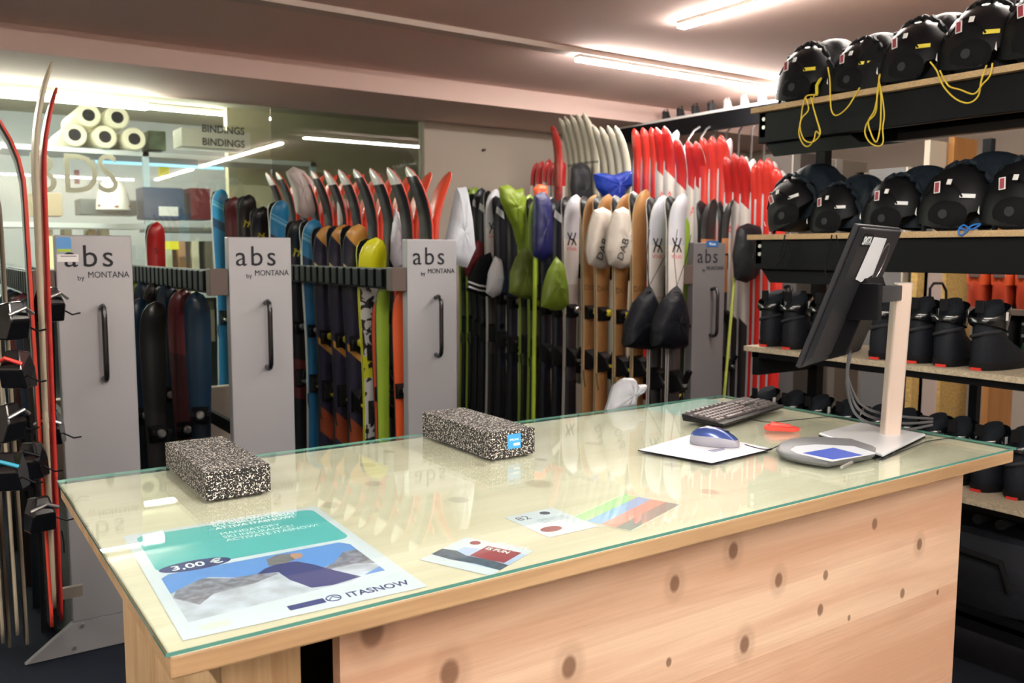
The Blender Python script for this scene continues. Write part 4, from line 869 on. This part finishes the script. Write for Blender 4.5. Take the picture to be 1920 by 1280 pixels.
HM = ['nearest the red skis, tipped to the left', 'second, low in its gathered pouch', 'third, above the monitor', 'fourth, above the blue cord', 'cut off by the right picture edge']
WT = mat('white_brow_tag', (228,230,232), .4)
for i, (px, s_, far, tl_) in enumerate(((1494,1.12,.10,-.35),(1562,1.0,.09,.0),(1668,1.08,.095,.08),(1784,1.2,.095,.08),(1908,1.2,.09,.05))):
    p = atX(px, 440, 3.17)
    helmet(f'black helmet on the middle shelf, {HM[i]}', p.y, LV[1]-(.012 if tl_ > -.1 else -.01), s_, tag_m=WT, far=far, group='helmets on the middle shelf', nylon=NYB, tilt=tl_)
# cords over the shelf edge
def cord(name, label, px, X, m, r=.0028, cat='cord', close=False):
    pts = [atX(a, b, X) for a, b in px]; out = []
    n = len(pts)
    for i in range(n if close else n-1):
        p0, p1, p2, p3 = pts[i-1 if (close or i) else 0], pts[i], pts[(i+1) % n], pts[(i+2) % n if close else min(i+2, n-1)]
        for k in range(5):
            u = k/5; out.append(.5*((2*p1)+(p2-p0)*u+(2*p0-5*p1+4*p2-p3)*u*u+(3*p1-p0-3*p2+p3)*u**3))
    if not close: out.append(pts[-1])
    return tag(MB().tube(out, r, 6, closed=close).build(name, m, smooth=True), label, cat)
XC = SX-.036
cord('cord_loop', 'yellow cord loop hanging below the first top-shelf helmet', [(1532,178),(1512,180),(1505,200),(1502,222),(1498,250),(1506,270),(1516,274),(1526,262),(1530,246),(1537,252),(1536,240),(1528,212),(1523,190),(1528,178)], XC, CORD_Y, close=True)
cord('cord_loop', 'second yellow strand twisted in the first hanging loop', [(1510,182),(1516,205),(1503,222),(1500,240),(1508,262),(1524,266),(1538,250),(1532,225),(1526,205),(1520,182)], XC-.006, CORD_Y)
cord('cord', 'long yellow cord sagging between the first and second top-shelf helmets', [(1552,126),(1556,150),(1557,190),(1560,210),(1570,216),(1590,200),(1612,164)], XC, CORD_Y)
cord('cord_loop', 'yellow cord loop hanging between the second and third top-shelf helmets', [(1650,140),(1645,170),(1642,210),(1626,230),(1622,250),(1632,268),(1648,274),(1656,265),(1655,240),(1658,215),(1654,180),(1648,150)], XC, CORD_Y, close=True)
cord('cord_loop', 'thinner yellow strand inside the middle hanging loop', [(1648,160),(1640,205),(1628,228),(1634,252),(1643,266),(1650,240),(1652,190),(1650,158)], XC-.006, CORD_Y)
cord('cord_loop', 'wide yellow cord loop drooping below the fourth top-shelf helmet', [(1744,116),(1756,132),(1768,160),(1790,184),(1815,193),(1834,180),(1840,150),(1850,122)], XC, CORD_Y)
cord('cord_loop', 'inner yellow strand of the wide drooping loop', [(1762,132),(1778,160),(1800,168),(1826,176),(1842,158),(1856,142),(1861,118)], XC-.006, CORD_Y)
cord('cord', 'short blue cord knotted over the middle shelf edge', [(1798,428),(1808,422),(1822,430),(1838,420),(1820,424),(1806,440),(1798,438),(1800,428),(1815,434)], XC, CORD_B, .0035)
cord('cord', 'black cord dangling under the first middle-shelf helmet', [(1472,440),(1466,465),(1462,485),(1475,500),(1482,480),(1475,450),(1470,478),(1456,498)], XC, CORD_K)
cord('cord', 'black cord dangling left of the monitor', [(1560,440),(1552,480),(1548,510),(1560,523),(1574,508),(1572,470),(1568,440)], XC, CORD_K)

# cross-country boots
BF = mat('dark_boot_fabric', (24, 27, 34), .55, bump=.2, bscale=150); BG = mat('glossy_boot_cuff', (16, 18, 22), .18, coat=.5); BS = mat('boot_sole', (22, 22, 24), .6)
def ring(xc, hl, hw, z, n=20, p=2.6, zt=0):
    o = []
    for k in range(n):
        a = 2*PI*k/n; c_, s_ = math.cos(a), math.sin(a)
        x = math.copysign(abs(c_)**(2/p), c_)*hl; o.append((xc+x, math.copysign(abs(s_)**(2/p), s_)*hw, z+zt*x))
    return o
def make_boot(name, label, cat, loc, rz=0, s=1.0, fab=BF, cuff=BG, red=True, group=None):
    """heel at -x, toe at +x"""
    t = thing(name, label, cat, loc, rz, group); t.scale = (s, s, s)
    MB().loft([ring(.085,.145,.052,.0), ring(.085,.150,.057,.012), ring(.083,.148,.058,.03)]).build('sole', BS, t, smooth=True)
    MB().loft([ring(.083,.146,.057,.028,p=2.3), ring(.075,.140,.059,.055,p=2.2), ring(.050,.112,.057,.085,zt=-.10,p=2.1), ring(.018,.076,.048,.12,zt=-.2,p=2.1), ring(.008,.064,.045,.15,zt=-.1,p=2.1), ring(.004,.062,.050,.185,p=2.1)]).build('upper', fab, t, smooth=True)
    MB().loft([ring(.002,.068,.056,.150,zt=-.25,p=2.2), ring(.002,.073,.062,.175,zt=.05,p=2.2), ring(.006,.076,.064,.205,zt=.30,p=2.2), ring(.006,.073,.061,.214,zt=.34,p=2.2)], caps=False).build('cuff', cuff, t, smooth=True)
    MB().loft([ring(.012,.050,.042,.175,p=2.1), ring(.014,.050,.041,.215,zt=.15,p=2.1), ring(.02,.038,.030,.240,zt=.3,p=2.1)]).build('inner_sock', mat('boot_lining', (28,32,38), .85), t, smooth=True)
    MB().tube([(.010-.078*math.cos((i-4)*PI/9), .047*math.sin((i-4)*PI/9), .128-.014*math.sin((i-4)*PI/9)) for i in range(9)], .007, 6).build('ankle_strap', mat('grey_strap', (48,50,54), .5), t, smooth=True)
    MB().box((-.062,-.016,.205), (-.054,.016,.250)).build('pull_tab', RUBBER, t, bevel=.002)
    if red: MB().box((-.0675,-.018,.001), (-.055,.018,.010)).build('red_heel_mark', REDP, t)
    MB().cbox((.0,-.0665,.195), (.014,.0015,.030)).build('white_sticker', WHITE, t)
    return t
bpx = [(1447,'first boot from the red skis'),(1492,'second boot from the red skis'),(1545,'third boot, half hidden by the monitor'),(1660,'boot seen between monitor and silver stand'),(1726,'boot mostly hidden by the silver stand'),(1782,'boot just right of the silver stand'),(1852,'rightmost boot, toe showing')]
b0 = None
for i, (px, lab) in enumerate(bpx):
    p = atX(px, 600, 3.17); L_ = f'black ski boot on the third shelf, {lab}'
    if b0 is None: b0 = make_boot('ski_boot', L_, 'boot', (3.175, p.y, LV[2]), .05, 1.0, group='boots on the third shelf')
    else: dup(b0, (3.175-.01*(i % 2), p.y, LV[2]), (0, 0, .05+.05*(i % 3)-.1*(i == 6)), L_)
names4 = [(1425,'leftmost, behind the keyboard end'),(1478,'second from the left'),(1525,'third from the left'),(1580,'fourth, below the monitor corner'),(1638,'fifth, left of the silver stand'),(1690,'hidden partly by the silver stand'),(1745,'behind the looping cables'),(1792,'right of the looping cables'),(1850,'above the right counter corner'),(1912,'at the right picture edge')]
for i, (px, lab) in enumerate(names4):
    p = atX(px, 800, 3.22); dup(b0, (3.24, p.y, LV[3]+.0), (0, 0, .12 if i % 2 else -.1), f'black boot in the fourth-shelf row, {lab}', 'boots on the fourth shelf')
# front row of the same shelf pushed forward below counter height
# duffel bags and lower things
bt = thing('duffel_bag', 'dark duffel bag on the bottom tray beside the counter', 'bag', (3.30, 1.62, .28))
MB().loft([[ (x, y*1.0, z) for x, y, z in r_] for r_ in [ring(0,.17,.26,0,24,3), ring(0,.19,.28,.05,24,3), ring(0,.19,.28,.18,24,3), ring(0,.15,.25,.26,24,3), ring(0,.08,.2,.285,24,3)]]).build('bag_body', mat('dark_blue_black_canvas', (30,32,38), .7, bump=.5, bscale=20), bt, smooth=True)
MB().tube([(-.19,-.15,.10),(-.20,-.12,.20),(-.20,.08,.21),(-.19,.12,.10)], .012, 8).build('bag_handle', RUBBER, bt, smooth=True)
for i, y in enumerate((1.58, 1.50)):
    tb = MB().tube([(3.08, y, .62), (3.5, y, .62)], .018, 12).build('roller_tube', BLACK); tag(tb, ['left','right'][i]+' black round tube end under the lower boot shelf', 'tube', 'tube ends under the boot shelf')
#@@BACKR
# ------------------------------------------------------------------ things beyond the shelving
GP = mat('warm_grey_post', (132, 124, 114), .5, .1); GPL = mat('pale_post_edge', (170, 166, 160), .4, .2); GPD = mat('dark_grey_face', (86, 80, 76), .6)
def post(label, pxa, pxb, Y, z0, z1, m=GPD, edge=GPL, name='steel_cabinet'):
    a = atY(pxa, 500, Y).x; b_ = atY(pxb, 500, Y).x
    t = thing(name, label, 'cabinet', (a, Y, z0))
    MB().box((0, 0, 0), (b_-a, .25, z1-z0)).build('cabinet_body', m, t, bevel=.004)
    MB().box((0, -.012, 0), ((b_-a)*.2, 0, z1-z0)).build('pale_edge', edge, t, bevel=.002)
    return t
post('tall dark grey cabinet just behind the first helmets', 1478, 1545, 4.25, 0, 2.30)
post('tall grey cabinet with pale left edge behind the second helmets', 1558, 1618, 4.25, 0, 2.28, GP)
post('grey cabinet behind the third middle-shelf helmet', 1690, 1745, 3.1, 0, 2.08, mat('mid_grey_face', (112,112,112), .5), mat('cream_edge', (196,188,172), .5))
lr = thing('louvred_frame', 'cream frame with dark upright slots behind the third helmet', 'frame', (atY(1618,300,3.8).x, 3.8, 1.84))
wf = atY(1690,300,3.8).x-atY(1618,300,3.8).x
CRM = mat('cream_frame', (196,186,164), .5)
MB().box((0,0,0),(wf,.03,.03)).box((0,0,.26),(wf,.03,.29)).box((wf-.03,0,0),(wf,.03,.29)).box((0,0,0),(.02,.03,.29)).build('frame', CRM, lr)
for k in range(4): MB().box((.04+k*.05, .005, .03), (.052+k*.05, .02, .26)).build('slat', mat('slat_grey', (120,118,116), .5), lr)
MB().box((0,.035,0),(wf,.05,.29)).build('backing', mat('dark_backing', (36,34,32), .7), lr)
def slab(name, label, cat, pa, pb, Y, m, d=.04, floor=False):
    a = atY(*pa, Y); b_ = atY(*pb, Y)
    if floor: b_.z = 0
    o = MB().box((0, 0, 0), (b_.x-a.x, d, a.z-b_.z)).build(name, m, loc=(a.x, Y, b_.z), bevel=.003); return tag(o, label, cat)
slab('white_board', 'cream white board glimpsed between the top two shelves', 'board', (1745,262), (1790,325), 3.2, mat('cream_board', (214,204,184), .6), floor=True)
slab('wooden_panel', 'orange brown wooden panel glimpsed between the top two shelves', 'panel', (1790,256), (1830,320), 3.15, wood('orange_ply', (196,140,76), (160,106,54), 2, [], .6, 1.5), floor=True)
slab('wooden_panel', 'far orange brown panel at the upper right between the shelves', 'panel', (1880,285), (1925,312), 2.7, wood('orange_ply2', (176,124,70), (150,100,54), 2, [], .6, 1.5), floor=True)
slab('white_door_strip', 'pinkish white strip behind the monitor top', 'door', (1735,470), (1776,620), 2.95, mat('pinkish_white', (196,182,176), .6), floor=True)
slab('chipboard_panel', 'yellow chipboard panel behind the boots', 'panel', (1776,472), (1818,640), 2.93, mat('yellow_chipboard', (200,166,98), .7, bump=.5, bscale=60, var=.3), floor=True)
slab('chipboard_panel', 'narrow pale chipboard edge left of the white strip', 'panel', (1722,470), (1735,620), 2.95, mat('yellow_chipboard', (200,166,98)), floor=True)
0 and slab('chipboard_panel', 'small chipboard scrap low behind the boots', 'panel', (1750,700), (1795,800), 2.9, mat('yellow_chipboard', (200,166,98)))
0 and slab('cabinet_panel', 'beige panel low behind the silver stand', 'panel', (1700,690), (1750,800), 2.95, mat('beige_panel', (150,138,120), .7))
cb = thing('hand_truck', 'thin dark metal frame handle behind the boots', 'frame', (atY(1745,560,2.8).x, 2.8, 0))
q = [atY(a,b_,2.8) for a,b_ in ((1742,640),(1745,540),(1752,531),(1768,531),(1775,545),(1775,640))]
MB().tube([(p.x-q[0].x, 0, p.z) for p in q], .008, 8).build('handle_bar', DARK, cb)
# second shelf behind with orange and green boots
s2 = thing('boot_rack', 'dark rack behind the shelving carrying orange boots', 'rack', (3.86, 1.2, 0))
MB().box((0,-.9,1.30),(.4,1.05,1.325)).build('rack_board', mat('grey_brown_board', (92,80,72), .7), s2)
MB().box((0,-.9,1.055),(.4,1.05,1.075)).build('rack_board', mat('grey_brown_board', (92,80,72)), s2)
for a_, b_ in (((.36,1.0,0),(.4,1.04,2.1)),((.36,-.9,0),(.4,-.86,2.1)),((0,-.9,0),(.04,-.86,2.1))): MB().box(a_, b_).build('rack_post', DARK, s2)
ORS = mat('orange_boot_shell', (214, 84, 40), .4, coat=.2); ORB = mat('dark_orange_boot', (176, 60, 34), .45); GRB = mat('dark_green_boot', (24, 62, 34), .4)
def alpine(label, x, y, z, shell, cuf, group):
    t = thing('alpine_boot', label, 'boot', (x, y, z), 0, group)
    MB().loft([ring(.10,.15,.05,0,p=3), ring(.10,.155,.055,.03,p=3), ring(.09,.15,.055,.07), ring(.04,.10,.052,.10,zt=-.1), ring(.02,.075,.05,.13)]).build('lower_shell', shell, t, smooth=True)
    MB().loft([ring(.02,.078,.055,.10), ring(.015,.078,.057,.16), ring(.02,.075,.058,.21), ring(.03,.062,.050,.235)]).build('cuff_shell', cuf, t, smooth=True)
    MB().loft([ring(.025,.055,.04,.225), ring(.03,.058,.042,.262)]).build('liner', BLACK, t, smooth=True)
    for k in range(2): MB().cbox((-.060,0,.14+.05*k), (.006,.05,.012)).build('buckle', SILVER, t)
    return t
for i, px in enumerate((1838,1884,1930)): 
    p = atX(px, 520, 3.92); alpine(f'bright orange ski boot on the rear rack, {["leftmost","middle","rightmost"][i]}', 3.93, p.y, 1.325, ORB, ORS, 'orange boots on the rear rack')
for i, px in enumerate((1892,1940)):
    p = atX(px, 600, 3.92); alpine(f'dark green ski boot below the orange ones, {["left","right"][i]}', 3.93, p.y, 1.075, GRB, BLACK, 'green boots on the rear rack')
# long high shelf on the right-hand wall with pale clutter
hs = thing('wall_shelf', 'long high white-edged shelf above the red skis', 'shelf', (5.55, 5.0, 2.70))
HX = 5.2
pa = atX(1195, 238, HX); pb = atX(1450, 190, HX)
zs = (pa.z+pb.z)/2
hs.location = (HX, 0, 0)
MB().box((0, 3.0, zs), (.5, 6.5, zs+.02)).build('shelf_board', WHITE, hs)
MB().box((0, 3.0, zs-.13), (.04, 6.5, zs-.0)).build('beam', DARK, hs)
for k in range(12):
    y = 4.35+.17*k; u = random.Random(k)
    it = thing('ice_skate' if k < 4 else 'boot_pair', ['white strapped ice skate on the high shelf, ','small dark boot on the high shelf, '][k >= 4]+(['nearest the helmets','second from the helmets','third from the helmets','fourth from the helmets'][k] if k < 4 else f'{ORD[k-4]} beyond the white skates'), 'skate' if k < 4 else 'boot', (HX+.14, y, zs+.02), 0, 'skates and boots on the high shelf')
    it.scale = (.55,)*3
    mm = mat('white_skate', (196,196,198), .4) if k < 4 else mat('dark_skate', (50,50,54), .5)
    MB().loft([ring(.06,.12,.04,.0), ring(.06,.12,.042,.03), ring(.02,.07,.04,.09,zt=-.1), ring(0,.055,.04,.16)]).build('boot_shell', mm, it, smooth=True)
    MB().tube([(-.05,0,.02),(-.03,.0,.18),(.02,-.02,.20),(.06,0,.1)], .008, 6).build('strap', WHITE if k < 4 else DARK, it)
# pale hangers and poles under the high shelf
for k in range(7):
    a = atY(1290+24*k, 262-4*k, 4.9); b_ = atY(1312+24*k, 238-3*k, 4.9)
    hk = MB().tube([Vector((a.x, a.y, 0)), a+Vector((0,0,-.12)), a, (a+b_)/2+Vector((0,0,.02)), b_], .008, 6).build('pole_hook', SILVER); tag(hk, f'silver curved pole end above the red ski tips, {ORD[k]} from the left', 'hook', 'silver pole ends under the high shelf')
# ------------------------------------------------------------------ workshop seen through the glass
ws = thing('workshop_shelf', 'pale metal shelf unit inside the workshop carrying paper rolls', 'shelving', (0, 8.0, 0))
MET = mat('pale_metal_shelf', (188,192,196), .4, .2)
MB().box((.3,0,2.36),(3.2,.55,2.40)).build('shelf_board', MET, ws)
MB().box((.3,0,1.75),(1.66,.55,1.79)).build('shelf_board', MET, ws)
MB().box((1.72,0,1.73),(3.0,.55,1.77)).build('shelf_board', mat('grey_shelf', (110,108,104), .5), ws)
MB().box((.3,0,1.15),(3.0,.55,1.19)).build('shelf_board', MET, ws)
for x in (.3, 1.66, 3.15): MB().box((x,0,0),(x+.05,.05,2.4)).build('upright', mat('pale_blue_upright', (176,196,208), .4), ws)
ROLL = mat('cream_roll', (226,220,196), .6); ROLLE = mat('roll_end', (196,194,176), .6); CORE = mat('dark_core', (46,44,48), .6)
for i, (px, py) in enumerate(((140,250),(197,255),(252,259),(166,210),(220,214))):
    c = atY(px, py, 7.95); z = 2.40+.095 if i < 3 else 2.40+.095+.165
    t = thing('paper_roll', f'large cream roll on the workshop shelf, {["bottom left","bottom middle","bottom right","top left","top right"][i]} of the stack', 'roll', (c.x, 7.95, z), 0, 'paper rolls stacked in the workshop')
    ro = MB(); n = 28
    R_ = .095; r_ = .048
    def cir(r, y): return [(r*math.cos(2*PI*k/n), y, r*math.sin(2*PI*k/n)) for k in range(n)]
    ro.loft([cir(r_, .0), cir(R_-.008, .0), cir(R_, .01), cir(R_, .85), cir(r_, .85)], caps=False); ro.build('roll_body', ROLL, t, smooth=True)
    MB().loft([cir(r_, .0), cir(r_, .80)], caps=True).build('core', CORE, t, smooth=True)
def wbox(name, label, cat, pa, pb, Y, m, d=.3, word=None, bev=.004):
    a = atY(*pa, Y); b_ = atY(*pb, Y)
    t = thing(name, label, cat, (a.x, Y, b_.z))
    MB().box((0,0,0),(b_.x-a.x, d, a.z-b_.z)).build('box_body', m, t, bevel=bev)
    if word:
        for k, zz in enumerate(word[2]): text(word[0], word[1], t, ((b_.x-a.x)/2+word[4], -.001, zz), FACE, MK, 'lettering', .0005, 'CENTER', word[3], bold=.002)
    return t
wbox('bindings_box', 'white carton lettered BINDINGS on the workshop shelf', 'box', (340,238), (470,282), 8.05, mat('white_carton', (200,196,184), .7), .3, ('BINDINGS', .09, (.02, .135), .92, .06))
wbox('carton', 'green and blue carton beside the rolls', 'box', (278,244), (312,282), 8.02, mat('green_blue_print', (96,110,84), .6, var=.6, bscale=12))
wbox('cardboard_box', 'brown cardboard box on the lower workshop shelf', 'box', (60,360), (118,405), 7.98, mat('cardboard', (156,138,110), .8))
t = wbox('storage_case', 'blue case with a pale label in the workshop', 'case', (268,350), (346,412), 7.98, mat('slate_blue_case', (58,78,110), .5))
MB().box((.12,-.003,.03),(.28,0,.11)).build('pale_label', WHITE, t)
wbox('storage_case', 'dark red case at the right of the workshop shelf', 'case', (358,352), (396,412), 7.97, mat('dark_red_case', (112,40,48), .5))
wbox('crate', 'dark green grey crate in the middle of the lower workshop shelf', 'crate', (150,372), (258,404), 8.0, mat('green_grey_crate', (58,72,74), .5))
t = thing('white_helmet', 'white helmet with dark red trim in the workshop', 'helmet', (atY(212,385,7.9).x, 7.9, 1.87))
dome(.13,.15,.30, lambda a: .03).build('shell', mat('white_gloss', (226,222,218), .25), t, smooth=True); MB().tube([(-.12,-.06,.06),(0,-.15,.05),(.12,-.06,.06)], .012, 6).build('trim', mat('dark_red_case', (112,40,48)), t)
for i, (px, c, nm) in enumerate(((84,(226,214,170),'cream'),(120,(206,196,160),'pale'),(165,(226,220,180),'ivory'),(190,(220,210,170),'light cream'),(310,(226,222,190),'tall cream'),(335,(200,150,110),'tan'),(360,(226,216,190),'white'),(385,(120,110,96),'grey brown'))):
    wbox('file_box', f'{nm} box under the lower workshop shelf', 'box', (px,452 if px > 280 else 430), (px+19,640 if px > 280 else 520), 8.1, mat(f'file_{i}', c, .7), .25)
slab('blue_banner', 'pale blue backlit strip below the top workshop shelf', 'sign', (180,292), (420,318), 8.6, mat('pale_blue_light', (150,200,232), .5, emit=.9))
slab('yellow_flag', 'small yellow card hanging in the workshop', 'card', (298,312), (318,335), 8.3, mat('bright_yellow_card', (240,226,60), .6))
slab('red_sign', 'dark red upright label in the workshop', 'label', (140,318), (150,345), 8.3, mat('dark_red_label', (96,34,40), .6))
slab('yellow_bar', 'yellow foam bar lying behind the crimson ski', 'bar', (304,452), (336,468), 7.9, mat('bright_yellow_card', (240,226,60)), .05)
slab('work_table', 'dark grey machine block behind the glass below the boxes', 'machine', (60,520), (420,760), 8.7, mat('machine_grey', (70,74,78), .5), .6)
# painted letters on the glass
GLW = mat('frosted_white_vinyl', (226, 226, 214), .6)
_nt = GLW.node_tree; _tr = _nt.nodes.new('ShaderNodeBsdfTranslucent'); _tr.inputs[0].default_value = rgb((236, 234, 220)); _mx = _nt.nodes.new('ShaderNodeMixShader'); _mx.inputs[0].default_value = .5
_nt.links.new(_nt.nodes['Principled BSDF'].outputs[0], _mx.inputs[1]); _nt.links.new(_tr.outputs[0], _mx.inputs[2]); _nt.links.new(_mx.outputs[0], _nt.nodes['Material Output'].inputs[0])
for px, body in ((52, 'B'), (116, 'D'), (182, 'S')):
    a = atY(px, 360, YW+.03); r = thing('window_letter', f'large white vinyl letter {body} on the window', 'letter', (a.x, YW+.04, a.z))
    text(body, .38, r, (0,0,0), FACE, GLW, 'letter_face', .001, 'LEFT', .85)
# rubber feet / stack bindings at the far left
for i, (px, py, Y) in enumerate(((20,600,3.15),(34,690,3.1),(10,790,3.05),(60,860,3.2),(20,880,3.0),(75,960,3.2),(90,570,3.4),(95,800,3.4))):
    p = atY(px, py, Y)
    t = thing('ski_binding', f'black ski binding {["highest in the pile at the left edge","with a red lever at the left edge","with a silver lever in the left edge pile","beside the red edges low at the left","with a blue lever at the left edge","lowest in the left edge pile","just left of the rack front, upper one","just left of the rack front, lower one"][i]}', 'binding', (p.x, Y, p.z), random.Random(i).uniform(-.8,.8), 'loose bindings at the left edge')
    MB().loft([[(-.04,-.03,-.06),(.04,-.03,-.06),(.045,.03,-.06),(-.045,.03,-.06)],[(-.035,-.05,0),(.035,-.05,0),(.04,.03,.0),(-.04,.03,.0)],[(-.02,-.03,.06),(.02,-.03,.06),(.03,.02,.05),(-.03,.02,.05)]]).build('housing', GLOSSBLACK, t, bevel=.006)
    MB().tube([(-.04,-.05,.02),(0,-.07,.04),(.04,-.05,.02)], .006, 8).build('lever', [SILVER, REDP, SILVER, BLACK, mat('cyan_lever', (40,160,190), .4), SILVER, SILVER, SILVER][i], t, smooth=True)
    MB().tube([(.04,-.02,-.02),(.075,-.02,-.04),(.10,-.03,-.035)], .003, 6).build('brake_arm', BLACK, t, smooth=True)
kb_ = atY(97, 1118, 3.4)
kn_ = thing('clamp_knob', 'black round clamp knob with a grey arm low at the left rack', 'clamp', (kb_.x, 3.4, kb_.z))
MB().tube([(0,-.03,0),(0,.02,0)], .022, 16).build('knob', BLACK, kn_); MB().box((.02,0,-.02),(.10,.02,.02)).build('arm', GP, kn_)
